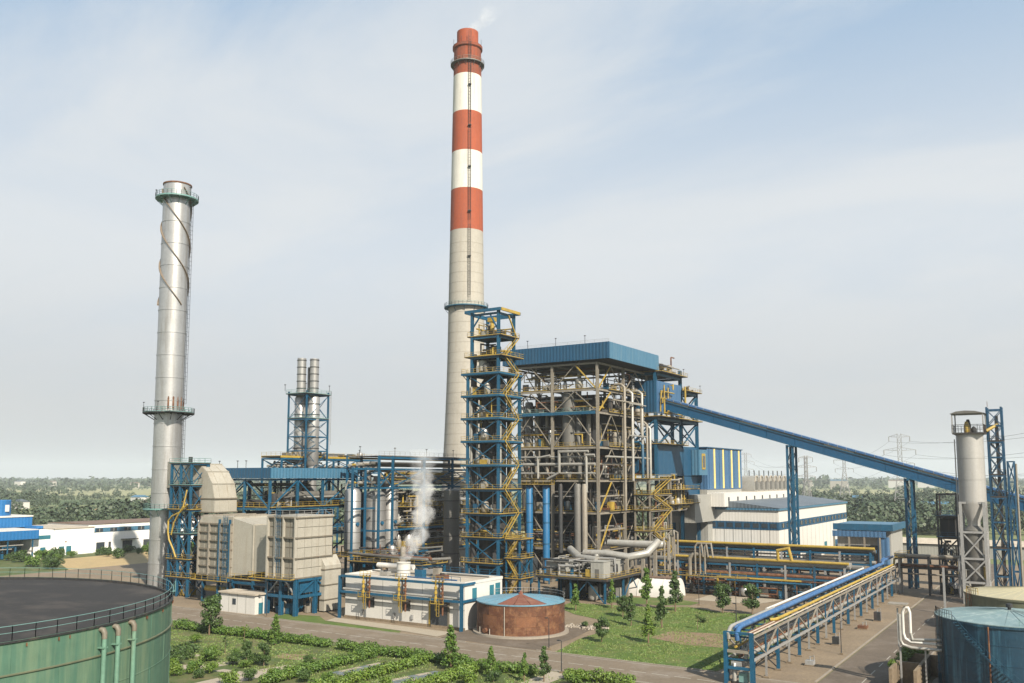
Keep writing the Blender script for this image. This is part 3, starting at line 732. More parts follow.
M['field'] = mat('pale_field', (0.22, 0.22, 0.11), 0.95, var=0.2, scale=0.01, dirt=(0.14,0.17,0.06), dirt_amt=0.7, streak=False)
fieldsheet('field', -34, -16, 1330, 2250, 'field'); fieldsheet('field', 18, 36, 1200, 2000, 'field'); fieldsheet('field', -14, 16, 1300, 2200, 'field')
fieldsheet('bare_ground', -26.5, -19.5, 740, 812, 'sand', 0.2); fieldsheet('bare_ground', 16, 23, 560, 610, 'sand', 0.2)
# far sheds and towers in the haze
rf = random.Random(31); sheds = []
for i in range(22):
    a = R((rf.uniform(-29,-19), rf.uniform(14,27))[i%2]); d = rf.choice((rf.uniform(640,1050), rf.uniform(1900,3600))); w = rf.uniform(9, 20) if d < 1100 else rf.uniform(18, 45)
    sheds.append((a, d, w, rf.uniform(4,8) if d < 1100 else rf.uniform(13,20), rf.choice(('white','white','rooftan','conc')), rf.choice(('roofgrey','roofbrown','blue_l'))))
cnt = {}
for a, d, w, h, wm, rm in sorted(sheds):
    x, y = camxy(d*math.tan(a), d); k = (a < 0, d < 1100); cnt[k] = cnt.get(k, -1)+1
    lb = ORD[cnt[k]] + (' small pale shed from the left among the trees beyond the ' + ('warehouse' if a < 0 else 'turbine hall') if d < 1100 else ' hazy far shed from the left near the ' + ('left' if a < 0 else 'right') + ' horizon')
    t = thing('far_shed', lb, 'shed', (x, y, 0), 'far sheds in the haze')
    bx(t, 'wall', x-w/2, x+w/2, y-6, y+6, 0, h, wm)
    part('roof', MB().prism([(y-6.5,h),(y+6.5,h),(y,h+2.2)], 'x', x-w/2-.5, x+w/2+.5), rm, t, smooth=0)

# ================================================================== TANKS
def circ(c, r, z, n, a0=0, a1=360):
    return [(c[0]+r*math.cos(R(a0+(a1-a0)*i/n)), c[1]+r*math.sin(R(a0+(a1-a0)*i/n)), z) for i in range(n + (0 if a1-a0 == 360 else 1))]
GC = (-94.55, 36.95); GR = 27.5
t = thing('storage_tank', 'huge green storage tank with flat black roof in the near left corner', 'tank', (*GC, 0))
part('shell', MB().lathe((*GC,0), [(GR,0),(GR,16)], 160, caps=False), 'green', t)
part('roof', MB().lathe((*GC,0), [(GR-.25,15.75),(GR-6,15.82),(8,15.95),(0.0,16.1)], 128), 'bitumen', t)
part('rim', MB().lathe((*GC,0), [(GR-.2,15.7),(GR-.2,15.98),(GR+.12,15.98),(GR+.12,15.84),(GR+.02,15.82)], 160, caps=False), 'dark', t)
part('wind_girder', MB().lathe((*GC,0), [(GR-.02,13.44),(GR+.12,13.5),(GR+.12,13.58),(GR-.02,13.62)], 160, caps=False), 'olive', t)
part('wind_girder', MB().lathe((*GC,0), [(GR-.02,10.9),(GR+.03,10.92),(GR+.03,10.98),(GR-.02,11.0)], 160, caps=False), 'green', t)
part('handrail', MB().rail(circ(GC, GR-.05, 15.98, 96), h=1.1, step=1.8, w=.045, closed=True, toe=False), 'teal', t, smooth=0)
for a in (16.4, 19.8, 24.4):
    u = Vector((math.cos(R(a)), math.sin(R(a)), 0)); c = Vector((*GC, 0))
    p = part('downpipe', MB().tube([c+u*(GR+.45)+Vector((0,0,0)), c+u*(GR+.45)+Vector((0,0,15.0))], .19, 12), 'greenp', t)
    part('elbow', MB().tube([c+u*(GR+.45)+Vector((0,0,14.9)), c+u*(GR+.45)+Vector((0,0,15.35)), c+u*(GR+.3)+Vector((0,0,15.6)), c+u*(GR-.3)+Vector((0,0,15.68))], .21, 12), 'beige_r', p)
    mb = MB()
    for z in (3.5, 7, 10.4, 14.2): mb.bar(c+u*(GR)+Vector((0,0,z)), c+u*(GR+.62)+Vector((0,0,z)), .5, .1)
    part('bracket', mb, 'greenp', p, smooth=0)
st = MB(); n = 34
for i in range(n):
    a = R(66 + i*1.45); z = 15.8 - i*.42
    for rr in (GR+.1, GR+1.0):
        p = (GC[0]+rr*math.cos(a), GC[1]+rr*math.sin(a), z); a2 = a+R(1.45); q = (GC[0]+rr*math.cos(a2), GC[1]+rr*math.sin(a2), z-.42)
        st.bar(p, q, .06, .25)
    p2 = (p[0], p[1], p[2]+1.05); q2 = (q[0], q[1], q[2]+1.05); st.bar(p2, q2, .06); st.bar(p, p2, .06)
    st.bar((GC[0]+(GR+.1)*math.cos(a), GC[1]+(GR+.1)*math.sin(a), z), (GC[0]+(GR+1)*math.cos(a), GC[1]+(GR+1)*math.sin(a), z), .3, .05)
part('spiral_stair', st, 'teal', t, smooth=0)
mb = MB()
for k, (z0, z1) in enumerate(((.1,4.2),(4.2,7.6),(7.6,10.9),(10.9,13.4),(13.7,15.7))):
    for i in range(22):
        a = 2*math.pi*(i+.5*(k%2))/22; u = Vector((math.cos(a), math.sin(a), 0)); mb.bar(Vector((*GC,z0))+u*GR, Vector((*GC,z1))+u*GR, .05, .05)
part('weld_seam', mb, 'green', t, smooth=0)
for z in (4.2, 7.6): part('weld_ring', MB().lathe((*GC,0), [(GR-.02,z-.03),(GR+.025,z),(GR-.02,z+.03)], 160, caps=False), 'green', t)
mb = MB()
for i in range(10):
    a = R(rnd.uniform(-8,60)); s = rnd.uniform(.03,.08)
    mb.box(GC[0]+(GR)*math.cos(a)-s, GC[0]+(GR)*math.cos(a)+s+.06, GC[1]+GR*math.sin(a)-s, GC[1]+GR*math.sin(a)+s, 15.45, 15.7)
part('rim_bracket', mb, 'rust', t, smooth=0)

def cone_tank(label, c, r, h, apex, sm, rm, cone='plain', n=72):
    t = thing('storage_tank', label, 'tank', (*c, 0))
    part('shell', MB().lathe((*c,0), [(r,0),(r,h)], n, caps=False), sm, t)
    for k in range(1, 4):
        part('seam_ring', MB().lathe((*c,0), [(r-.01,h*k/4-.05),(r+.04,h*k/4-.04),(r+.04,h*k/4+.04),(r-.01,h*k/4+.05)], n, caps=False), sm, t)
    part('roof', MB().lathe((*c,0), [(r+.12,h-.02),(r+.12,h+.08),(r*.5,h+.08+apex*.5),(0,h+.08+apex)], n), rm, t, smooth=20)
    part('rim', MB().lathe((*c,0), [(r-.01,h-.35),(r+.16,h-.32),(r+.16,h-.03)], n, caps=False), sm, t)
    part('base_ring', MB().lathe((*c,0), [(r+.8,0.06),(r+.8,.3),(r+.01,.34)], n, caps=False), 'kerb', t)
    return t
# blue tank, lower right
BC = (-8.8, 136.5)
t = cone_tank('big dark blue tank with pale blue cone roof in the near right corner', BC, 8.9, 9.6, 0.9, 'tankblue', 'tankroof')
part('roof_vent', MB().lathe((BC[0],BC[1],10.4), [(.22,0),(.22,.5),(.42,.5),(.42,.9),(.1,1.0)], 14), 'dsteel', t)
part('handrail', MB().rail(circ(BC, 8.85, 9.7, 12, 188, 225), h=.95, w=.05, step=1.4, toe=False), 'dsteel', t, smooth=0)
part('handrail', MB().rail(circ(BC, 8.85, 9.7, 10, 280, 330), h=.95, w=.04, step=1.4, toe=False), 'teal', t, smooth=0)
a = R(211); part('ladder', MB().ladder((BC[0]+9.05*math.cos(a), BC[1]+9.05*math.sin(a), 0.3), 10.6, (math.cos(a), math.sin(a))), 'dsteel', t, smooth=0)
st = MB(); n = 30
for i in range(n):
    a = R(232 + i*2.0); z = 9.4 - i*.30; a2 = a+R(2.0)
    for rr in (8.95, 9.75):
        p = (BC[0]+rr*math.cos(a), BC[1]+rr*math.sin(a), z); q = (BC[0]+rr*math.cos(a2), BC[1]+rr*math.sin(a2), z-.30); st.bar(p, q, .05, .2)
    st.bar((p[0],p[1],p[2]+1), (q[0],q[1],q[2]+1), .05); st.bar(p, (p[0],p[1],p[2]+1), .04)
    st.bar((BC[0]+8.95*math.cos(a), BC[1]+8.95*math.sin(a), z), (BC[0]+9.75*math.cos(a), BC[1]+9.75*math.sin(a), z), .25, .04)
part('spiral_stair', st, 'tankblue', t, smooth=0)
a = R(258); part('drain_pipe', MB().tube([(BC[0]+9.1*math.cos(a), BC[1]+9.1*math.sin(a), 9.4), (BC[0]+9.1*math.cos(a), BC[1]+9.1*math.sin(a), .2)], .1, 8), 'rust', t)
mb = MB()
for k in range(24):
    a = R(k*15); mb.bar((BC[0]+.6*math.cos(a), BC[1]+.6*math.sin(a), 10.56), (BC[0]+8.8*math.cos(a), BC[1]+8.8*math.sin(a), 9.71), .08, .05)
part('roof_rib', mb, 'tankroof', t, smooth=0)
# olive tank behind it
OC = (-8.5, 189.0)
t = cone_tank('olive green tank with pale cone roof behind the dark blue tank', OC, 10.9, 6.9, 1.2, 'olive', 'oliveroof')
mb = MB()
for k in range(28):
    a = R(k*360/28); mb.bar((OC[0]+.6*math.cos(a), OC[1]+.6*math.sin(a), 8.15), (OC[0]+10.8*math.cos(a), OC[1]+10.8*math.sin(a), 7.02), .1, .06)
part('roof_rib', mb, 'oliveroof', t, smooth=0)
part('handrail', MB().rail(circ(OC, 10.8, 7.0, 6, 200, 222), h=1.1, w=.08, toe=False), 'yellow', t, smooth=0)
a = R(212); part('ladder', MB().ladder((OC[0]+11.1*math.cos(a), OC[1]+11.1*math.sin(a), 0.3), 8.0, (math.cos(a), math.sin(a))), 'rust', t, smooth=0)
# rusty tank
RC = (-87.7, 141.2); RR = 8.0
t = thing('storage_tank', 'squat rust-brown tank with a faded blue and red cone roof', 'tank', (*RC, 0))
part('base_ring', MB().lathe((*RC,0), [(RR+.8,0.06),(RR+.75,.38),(RR+.01,.42)], 64, caps=False), 'kerb', t)
for k in range(3):
    h0, h1 = .1+k*1.83, .1+(k+1)*1.83
    for i in range(14):
        a0 = 2*math.pi*(i+.5*(k%2))/14; a1 = a0+2*math.pi/14
        part('shell_plate', MB().lathe((*RC,0), [(RR-.05,h0),(RR+(i%3)*.012,h0+.01),(RR+(i%3)*.012,h1-.03),(RR-.05,h1)], 5, a0+.002, a1-.002), rnd.choice(('rust','rust','rust','rust','rust_c' if k == 1 else 'rust_b')), t)
part('rim', MB().lathe((*RC,0), [(RR-.02,5.5),(RR+.14,5.54),(RR+.14,5.74),(RR-.2,5.76)], 64, caps=False), 'blueroof', t)
for k in range(16):
    a0 = 2*math.pi*k/16
    deg = math.degrees(a0+math.pi/16) % 360
    part('roof_plate', MB().lathe((*RC,0), [(RR+.05,5.74),(RR*.5,6.25),(0.25,6.75)], 4, a0+.006, a0+2*math.pi/16-.006), 'rustroof' if 268 < deg < 340 else 'blueroof', t, smooth=15)
part('hatch', MB().lathe((*RC,0), [(.45,6.65),(.45,6.95),(.2,7.0),(.15,7.3)], 14), 'rustroof', t)
part('handrail', MB().rail(circ(RC, RR, 5.75, 20, 20, 160), h=1.1, w=.06, toe=False), 'gsteel', t, smooth=0)
part('manhole', MB().tube([(RC[0]-2.5,RC[1]-7.5,1.0),(RC[0]-2.6,RC[1]-8.1,1.0)], .42, 14), 'rust', t)
mb = MB()
for k in range(4):
    a = R(215+k*22); mb.tube([(RC[0]+(RR+.1)*math.cos(a), RC[1]+(RR+.1)*math.sin(a), .2), (RC[0]+(RR+.1)*math.cos(a), RC[1]+(RR+.1)*math.sin(a), 5.4 if k == 3 else 1.4)], .07, 6)
part('stub_pipe', mb, 'conc', t)

# ================================================================== STACKS
SCN = (-202.0, 149.3)
t = thing('metal_stack', 'tall silver metal stack with spiral strakes and two railed galleries', 'chimney', (*SCN, 0))
SH = 106.6; SR = 3.55
zs = [0,6,12,18,24,30,36,42,48,54,60,66,72,78,84,90,96,102,SH]
for a, b in zip(zs, zs[1:]):
    part('shell_section', MB().lathe((*SCN,0), [(SR,a+.02),(SR,b-.02)], 40, caps=False), 'stack', t)
    if b < SH: part('flange', MB().lathe((*SCN,0), [(SR-.02,b-.14),(SR+.1,b-.12),(SR+.1,b+.12),(SR-.02,b+.14)], 40, caps=False), 'stack', t)
part('top_rim', MB().lathe((*SCN,0), [(SR+.0,SH-.3),(SR+.18,SH-.25),(SR+.18,SH+.1),(SR-.3,SH+.1),(SR-.3,SH-6)], 40, caps=False), 'rust', t)
for k in range(3):
    mb = MB(); m = 96; z0, z1 = 73.4, 105.2
    for i in range(m):
        A = []
        for j in (i, i+1):
            f = j/m; a = R(k*120 + 250) - f*2*math.pi*1.02*1.0; z = z1 + (z0-z1)*f
            A.append((a, z))
        vs = []
        for a, z in A:
            for rr, dz in ((SR-.02,-.14),(SR+.42,-.14),(SR+.42,.14),(SR-.02,.14)): vs.append((SCN[0]+rr*math.cos(-a), SCN[1]+rr*math.sin(-a), z+dz))
        mb.add(vs, [(0,1,5,4),(1,2,6,5),(2,3,7,6)])
    part('strake', mb, 'strake', t, smooth=0)
def gallery(T, c, r0, r1, z, m='teal', rm='teal', n=28, st=True):
    part('gallery', MB().lathe((*c,0), [(r0+.02,z),(r1,z),(r1,z+.28),(r0+.02,z+.28)], 36, caps=False), m, T, smooth=20)
    part('handrail', MB().rail(circ(c, r1-.08, z+.28, n), h=1.2, step=1.6, w=.08, closed=True), rm, T, smooth=0)
    mb = MB()
    for i in range(12):
        a = 2*math.pi*i/12
        mb.bar((c[0]+r0*math.cos(a), c[1]+r0*math.sin(a), z-1.7), (c[0]+(r1-.1)*math.cos(a), c[1]+(r1-.1)*math.sin(a), z-.02), .14)
        mb.bar((c[0]+r0*math.cos(a), c[1]+r0*math.sin(a), z-.12), (c[0]+(r1-.1)*math.cos(a), c[1]+(r1-.1)*math.sin(a), z-.12), .14, .2)
    part('bracket', mb, m, T, smooth=0)
gallery(t, SCN, SR, SR+2.0, 102.4)
gallery(t, SCN, SR, SR+2.9, 44.6, 'dsteel', 'teal')
bx(t, 'landing', SCN[0]+2.5, SCN[0]+6.6, SCN[1]-4.6, SCN[1]+2.0, 44.66, 44.84, 'dsteel')
part('handrail', MB().rail([(SCN[0]+2.6,SCN[1]-4.5,44.84),(SCN[0]+6.5,SCN[1]-4.5,44.84),(SCN[0]+6.5,SCN[1]+1.9,44.84)], h=1.2, w=.09), 'teal', t, smooth=0)
gallery(t, SCN, SR, SR+1.9, 19.6, 'teal', 'teal')
part('ladder', MB().ladder((SCN[0]+SR*.85+.3, SCN[1]+SR*.5+.2, 20), 44.6, (.86,.5), .7).ladder((SCN[0]+SR*.85+.3, SCN[1]+SR*.5+.2, 45), 102.4, (.86,.5), .7), 'dsteel', t, smooth=0)
mb = MB()
for i in range(10):
    a = R(-40+i*20); mb.lathe((SCN[0]+(SR-.05)*math.cos(a), SCN[1]+(SR-.05)*math.sin(a), 45.6), [(.2,0),(.25,.3),(.25,rnd.uniform(.8,3.2)),(.1,3.4)], 8)
part('sampling_port', mb, 'rust', t)
lights_on(t, [(SCN[0]+5.4*math.cos(a), SCN[1]+5.4*math.sin(a), 102.7) for a in (0, 2.2, 3.9)], 2.2)
lights_on(t, [(SCN[0]+6.2*math.cos(a), SCN[1]+6.2*math.sin(a), 44.9) for a in (2.6, 4.2, 5.2)], 2.4)

CC = (-178.0, 250.6)
t = thing('concrete_chimney', 'very tall tapering concrete chimney with red and white bands', 'chimney', (*CC, 0))
def cr(z): # shaft radius
    return 4.75 + (189-z)/189*2.7 + max(0, (70-z)/70)**1.6*2.0
bands = [('concrete_shaft',0,86.6,'conc'),('concrete_shaft',86.6,113.8,'conc'),('red_band',113.8,128.6,'red'),('white_band',128.6,142.3,'cwhite'),('red_band',142.3,156.8,'red'),('white_band',156.8,170.6,'cwhite'),('red_band',170.6,180.6,'redtop')]
for nm, a, b, m in bands:
    k = max(2, int((b-a)/5)); prof = [(cr(a+(b-a)*i/k), a+(b-a)*i/k) for i in range(k+1)]
    part(nm, MB().lathe((*CC,0), prof, 56, caps=False), m, t)
mb = MB(); z = 4
while z < 112:
    mb.lathe((*CC,0), [(cr(z)-.05,z-.05),(cr(z)+.035,z-.03),(cr(z)+.035,z+.03),(cr(z)-.05,z+.05)], 56, caps=False); z += 3.5
part('pour_joint', mb, 'conc_d', t)
part('cornice', MB().lathe((*CC,0), [(cr(180),180.5),(cr(180)+.5,181),(cr(180)+.5,182.0),(cr(180)-.3,182.4),(3.85,182.5)], 56, caps=False), 'redtop', t)
part('flue', MB().lathe((*CC,0), [(3.85,182.4),(3.85,187.6),(3.4,187.6),(3.4,182)], 40, caps=False), 'red', t)
gallery(t, CC, cr(177), cr(177)+1.15, 175.0, 'greyv', 'cream', 30)
gallery(t, CC, cr(87), cr(87)+1.5, 86.6, 'blue', 'teal', 34)
u = Vector((0.536*.97+.2, -.844+.1, 0)).normalized()
part('ladder', MB().ladder((CC[0]+u.x*(cr(88)+.1), CC[1]+u.y*(cr(88)+.1), 88), 115, (u.x,u.y), .8).ladder((CC[0]+u.x*(cr(115)+.05), CC[1]+u.y*(cr(115)+.05), 115), 150, (u.x,u.y), .8).ladder((CC[0]+u.x*(cr(150)+.05), CC[1]+u.y*(cr(150)+.05), 150), 186, (u.x,u.y), .8), 'dsteel', t, smooth=0)
mb = MB()
for z in (104, 120, 136, 151, 166):
    q = Vector((CC[0], CC[1], z)) + u*(cr(z)+.5); mb.bar(q-Vector((.5,.3,0)), q+Vector((.5,.3,0)), .8, .25)
part('rest_landing', mb, 'dsteel', t, smooth=0)
mb = MB()
for i in range(8):
    a = i*math.pi/4+.2; mb.bar((CC[0]+5.3*math.cos(a), CC[1]+5.3*math.sin(a), 181.6), (CC[0]+5.3*math.cos(a), CC[1]+5.3*math.sin(a), 184.1), .09)
part('lightning_rod', mb, 'dsteel', t, smooth=0)

# twin exhaust stacks in their blue frame
t = thing('twin_stack', 'pair of grey exhaust stacks standing in a tall blue steel frame', 'chimney', (-184.6, 182, 0))
for x, y, h, r_ in ((-185.2,180.2,61.6,1.25),(-181.8,181.8,61.4,1.25)):
    f = part('flue', MB().lathe((x,y,0), [(r_,20),(r_,h),(r_-.15,h),(r_-.15,h-3)], 24, caps=False), 'silver', t)
    part('flue_jacket', MB().lathe((x,y,0), [(r_+.05,31),(r_+.45,31.6),(r_+.45,50.2),(r_+.05,50.8)], 24, caps=False), 'silver', t)
    for z in (36,39,42,45.5,48.5,53,55,57,59,61):
        rr = r_ + (.45 if z < 50 else 0)
        part('ring', MB().lathe((x,y,0), [(rr-.01,z-.12),(rr+.1,z-.1),(rr+.1,z+.1),(rr-.01,z+.12)], 24, caps=False), 'dsteel', t)
part('vent_pipe', MB().tube([(-183.4,181.2,34),(-183.4,181.2,59)], .3, 8), 'dsteel', t)
frame(t, [-187.3,-180.3], [177.6,186.0], [28,35.4,39.4,44.2,51.2], 'blue', cw=.4, bw=.3, rw=.12, brace='X', ztop=52.0)
deck(t, -187.9,-179.7,177.0,186.6, 51.2, 'grate', 'teal', None)
deck(t, -187.5,-180.1,177.4,186.2, 44.3, 'grate', 'teal', None, rails='yX')
part('ladder', MB().ladder((-180.5,186.6,35), 52.5, (1,0), .7), 'gsteel', t, smooth=0)
lights_on(t, [(-180.4,186.5,52.3),(-180.4,177.3,52.3),(-188.6,177.3,52.3)], 1.6)

# ================================================================== LEFT DUCT WORK
t = thing('service_tower', 'slim blue steel service tower with yellow pipes beside the silver stack', 'tower', (-183, 141, 0))
frame(t, [-184.6,-181.2,-177.4], [138.0,142.8], [4.4,8.6,14.6,20.2,26,31.2], 'blue', cw=.5, bw=.35, rw=.16, brace='X', inner=False)
for z, rm in ((4.4,'yellow'),(8.6,'yellow'),(14.6,'teal'),(20.2,'yellow'),(26,'teal'),(31.2,'teal')):
    deck(t, -185.2,-177.0,137.6,143.2, z+.01, 'grate', rm, None)
part('yellow_pipe', MB().tube([(-180.6,136.9,9.2),(-181.6,136.9,11.0),(-183.4,137.0,13.2),(-183.9,137.0,15.0),(-183.9,137.0,17.6),(-182.6,137.0,18.8),(-179.6,137.0,19.8),(-177.2,137.0,21.6)], .2, 10), 'yellow', t)
part('yellow_pipe', MB().tube([(-182.4,136.8,14.4),(-181.6,136.8,17.2),(-180.2,136.8,19.1),(-178.4,136.8,21.0),(-178.0,137.4,25)], .17, 10), 'yellow', t)
part('stair', MB().stair((-184,138.4,8.8),(-178.4,138.4,14.7)).stair((-178.4,138.4,14.8),(-184,138.4,20.2)).stair((-184,138.4,20.3),(-178.4,138.4,26)), 'blue', t, smooth=0)
part('gas_duct', MB().tube([(-186.5,141,25.0),(-181.5,141,25.6),(-179.0,141,24.2),(-178.8,141,20.5)], .95, 14), 'dark', t)
part('downcomer', MB().tube([(-185.6,139.8,2),(-185.6,139.8,26)], .3, 8), 'greyv', t)
part('downcomer', MB().tube([(-186.9,145.0,2),(-186.9,145.0,33)], .5, 8), 'dark', t)
clutter(t, (-184.4,-178,138.5,142.6,.2,25), 11, 26, 4, 8, mats=('greyv','dsteel','yellow','dark','gsteel'), rr=(.08,.2))

# flue elbow from the stack
t = thing('flue_elbow', 'curved beige flue duct bending down beside the silver stack', 'duct', (-174, 147, 16))
prof = [(-180.8,31.3),(-178.4,31.1),(-175.6,29.3),(-173.5,26.4),(-172.6,23.0),(-172.5,19.6)]
inn = [(-180.8,25.9),(-179.5,25.5),(-178.4,24.2),(-177.5,22.0),(-177.3,19.6)]
for (pa, pb) in zip(prof, prof[1:]):
    mb = MB().add([(pa[0],141.0,pa[1]),(pb[0],141.0,pb[1]),(pb[0],147.6,pb[1]),(pa[0],147.6,pa[1])], [(0,1,2,3)])
    part('outer_plate', mb, 'beige', t, smooth=0)
cent = prof + inn[::-1]
for y in (141.0, 147.6): part('side_plate', MB().prism(cent, 'y', y-.06, y+.06), 'beige', t, smooth=0)
for pa, pb in zip(inn, inn[1:]):
    part('inner_plate', MB().add([(pa[0],141.0,pa[1]),(pb[0],141.0,pb[1]),(pb[0],147.6,pb[1]),(pa[0],147.6,pa[1])], [(0,1,2,3)]), 'beige_r', t, smooth=0)
for pa in prof[1:5]: beam(t, 'stiffener', (pa[0]+.05,140.95,pa[1]+.05), (pa[0]+.05,147.65,pa[1]+.05), .22, 'beige')
for y in (142.6, 145.2):
    for pa, pb in zip(prof, prof[1:]): beam(t, 'stiffener', (pa[0]+.03,y,pa[1]+.03), (pb[0]+.03,y,pb[1]+.03), .14, 'beige')
part('inlet_duct', MB().add([(-180.9,141.2,26),(-180.9,147.4,26),(-180.9,147.4,31.2),(-180.9,141.2,31.2),(-199.2,147.4,25.2),(-199.2,151.4,25.2),(-199.2,151.4,32.0),(-199.2,147.4,32.0)], [(0,1,2,3),(7,6,5,4),(0,4,5,1),(1,5,6,2),(2,6,7,3),(3,7,4,0)]), 'beige', t, smooth=0)
for z in (19.7, 22.9): bx(t, 'flange', -177.5, -172.3, 140.8, 147.8, z-.14, z+.14, 'beige_r')

# gas duct (ribbed box, reducer) feeding the boiler
t = thing('gas_duct', 'beige ribbed gas duct that narrows towards the square boiler casing', 'duct', (-158, 140, 0))
X0, X1, Y0, Y1, Z0, Z1 = -170.0, -158.8, 135.0, 148.0, 6.2, 18.2
part('casing', MB().prism([(X0,Z0),(X1,Z0),(X1,Z1+1.0),(X0+1.2,Z1+1.0),(X0,Z1)], 'y', Y0, Y1), 'beige', t, smooth=0)
for i in range(4):
    x = X0 + .25 + i*(X1-X0-.5)/3; beam(t, 'stiffener', (x,Y0-.28,Z0), (x,Y0-.28,Z1-.6), .3, 'cream', .6)
    beam(t, 'stiffener', (x,Y0-.16,Z1-.6), (x,Y0+.6,Z1+.9), .30, 'cream')
    beam(t, 'stiffener', (x,Y0+.6,Z1+1.1), (x,Y1,Z1+1.1), .26, 'cream')
for k in range(7):
    z = Z0 + .15 + k*(Z1-Z0-.8)/6; beam(t, 'stiffener', (X0,Y0-.2,z), (X1,Y0-.2,z), .45, 'beige_r', .2 if k % 3 else .34)
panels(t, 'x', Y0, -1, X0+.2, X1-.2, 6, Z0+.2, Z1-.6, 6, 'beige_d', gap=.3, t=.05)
part('ladder', MB().ladder((-160.6,Y0-.35,1), 19.5, (0,-1), .9), 'blue', t, smooth=0)
for x in (-162.6, -159.2): beam(t, 'column', (x,Y0-.5,0), (x,Y0-.5,18.6), .4, 'blue', shape='H')
vs = [(-158.8,135.1,6.4),(-158.8,147.9,6.4),(-158.8,147.9,18.9),(-158.8,135.1,18.9),(-152.2,135.1,7.0),(-152.2,147.5,7.0),(-152.2,147.5,17.6),(-152.2,135.1,17.6),
      (-143.0,134.5,9.0),(-143.0,142.0,9.0),(-143.0,142.0,18.2),(-143.0,134.5,18.2)]
part('reducer', MB().add(vs[:8], [(0,1,2,3),(7,6,5,4),(0,4,5,1),(1,5,6,2),(2,6,7,3),(3,7,4,0)]), 'beige', t, smooth=0)
vs2 = [(-152.2,135.3,7.1),(-152.2,147.2,7.1),(-152.2,147.2,17.5),(-152.2,135.3,17.5)] + vs[8:]
part('reducer', MB().add(vs2, [(0,1,2,3),(7,6,5,4),(0,4,5,1),(1,5,6,2),(2,6,7,3),(3,7,4,0)]), 'beige', t, smooth=0)
for p, q in ((vs[4],vs[7]),(vs[7],vs[6])): beam(t, 'stiffener', Vector(p)+Vector((0,-.05,.05)), Vector(q)+Vector((0,-.05,.05)), .3, 'beige')
for x in (-169.4,-164,-159.4,-153,-147): 
    for y in (136, 146.5): beam(t, 'column', (x,y,0), (x,y,6.3), .5, 'blue', shape='H')
for y in (136, 146.5): beam(t, 'beam', (-169.4,y,4.9), (-147,y,4.9), .5, 'blue'); 
deck(t, -170.6,-158.2,133.2,134.7, 5.0, 'grate', 'yellow', None, rails='xy')
deck(t, -157.6,-144.6,132.9,134.4, 6.0, 'grate', 'yellow', None, rails='yX')
part('yellow_pipe', MB().tube([(-167.5,135.4,3.2),(-159.5,135.4,3.2)], .6, 12), 'yellow', t)
clutter(t, (-169,-146,136.5,146,.1,5.6), 12, 10, 4, 8)

# square boiler casing on blue legs
t = thing('boiler_casing', 'tall square beige panelled boiler casing on blue steel legs', 'boiler', (-139, 136.5, 0))
X0, X1, Y0, Y1, Z0, Z1 = -143.2, -135.0, 131.2, 141.3, 7.4, 19.8
part('casing', MB().box(X0, X1, Y0, Y1, Z0, Z1), 'beige_r', t, smooth=0)
panels(t, 'x', Y0, -1, X0, X1, 4, Z0, Z1, 6, 'beige_d', gap=.28)  # front panels use the darker beige, shade is in the colour
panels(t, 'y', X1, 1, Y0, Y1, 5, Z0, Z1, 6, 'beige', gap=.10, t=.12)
for k in range(4):
    z = Z0 + k*(Z1-Z0)/3; z = min(max(z, Z0+.15), Z1-.1)
    beam(t, 'stiffener', (X0-.1,Y0-.3,z), (X1+.3,Y0-.3,z), .6, 'beige_r', .3); beam(t, 'stiffener', (X1+.22,Y0-.36,z), (X1+.22,Y1+.1,z), .26, 'beige_r')
for x in (X0+.1, X1-.1): beam(t, 'corner_post', (x,Y0-.32,Z0), (x,Y0-.32,Z1), .34, 'beige', .7)
for x in ((X0+X1)/2-1.8, (X0+X1)/2+.6): beam(t, 'corner_post', (x,Y0-.3,Z0), (x,Y0-.3,Z1), .3, 'beige', .65)
part('roof', MB().box(X0-.2, X1+.35, Y0-.35, Y1+.2, Z1, Z1+.25), 'beige', t, smooth=0)
part('handrail', MB().rail([(X0,Y0-.2,Z1+.25),(X1,Y0-.2,Z1+.25),(X1,Y1,Z1+.25)], w=.07), 'gsteel', t, smooth=0)
part('ladder', MB().ladder((X0+3.4,Y0-.5,8.5), 22.2, (0,-1), .8), 'blue', t, smooth=0)
for x in (X0, X0+4.1, X1):
    for y in (Y0, Y0+5.4, Y1): beam(t, 'leg', (x,y,0), (x,y,Z0-.02), .75, 'blue', shape='H')
for z in (3.8, 7.1):
    for y in (Y0, Y1): beam(t, 'beam', (X0+.4,y,z), (X1-.4,y,z), .55, 'blue')
    for x in (X0, X1): beam(t, 'beam', (x,Y0+.4,z), (x,Y1-.4,z), .55, 'blue')
beam(t, 'brace', (X1,Y0+.4,4.0), (X1,Y0+5,6.8), .3, 'blue'); beam(t, 'brace', (X1,Y0+5.8,6.8), (X1,Y1-.4,4.0), .3, 'blue')
beam(t, 'brace', (X0+.5,Y0,4.4), (X0+3.8,Y0,7.6), .25, 'gsteel'); beam(t, 'brace', (X0+4.5,Y0,7.6), (X1-.5,Y0,4.4), .25, 'gsteel')
bx(t, 'hopper', X1-3.6, X1-.3, Y0+1.4, Y1-1.4, 4.4, 7.2, 'blue')
deck(t, X0-3.8, X1+.2, Y0-1.9, Y0-.7, 7.2, 'grate', 'yellow', None, rails='xXy')
part('outlet_duct', MB().add([(X1-.3,138.2,11.6),(X1-.3,143.0,11.6),(X1+1.1,143.0,9.6),(X1+1.1,138.2,9.6),(X1+1.1,143.0,.3),(X1+1.1,138.2,.3),(X1-.3,143.0,.3),(X1-.3,138.2,.3)], [(0,3,2,1),(3,5,4,2),(0,7,5,3),(1,2,4,6),(0,1,6,7)]), 'beige', t, smooth=0)
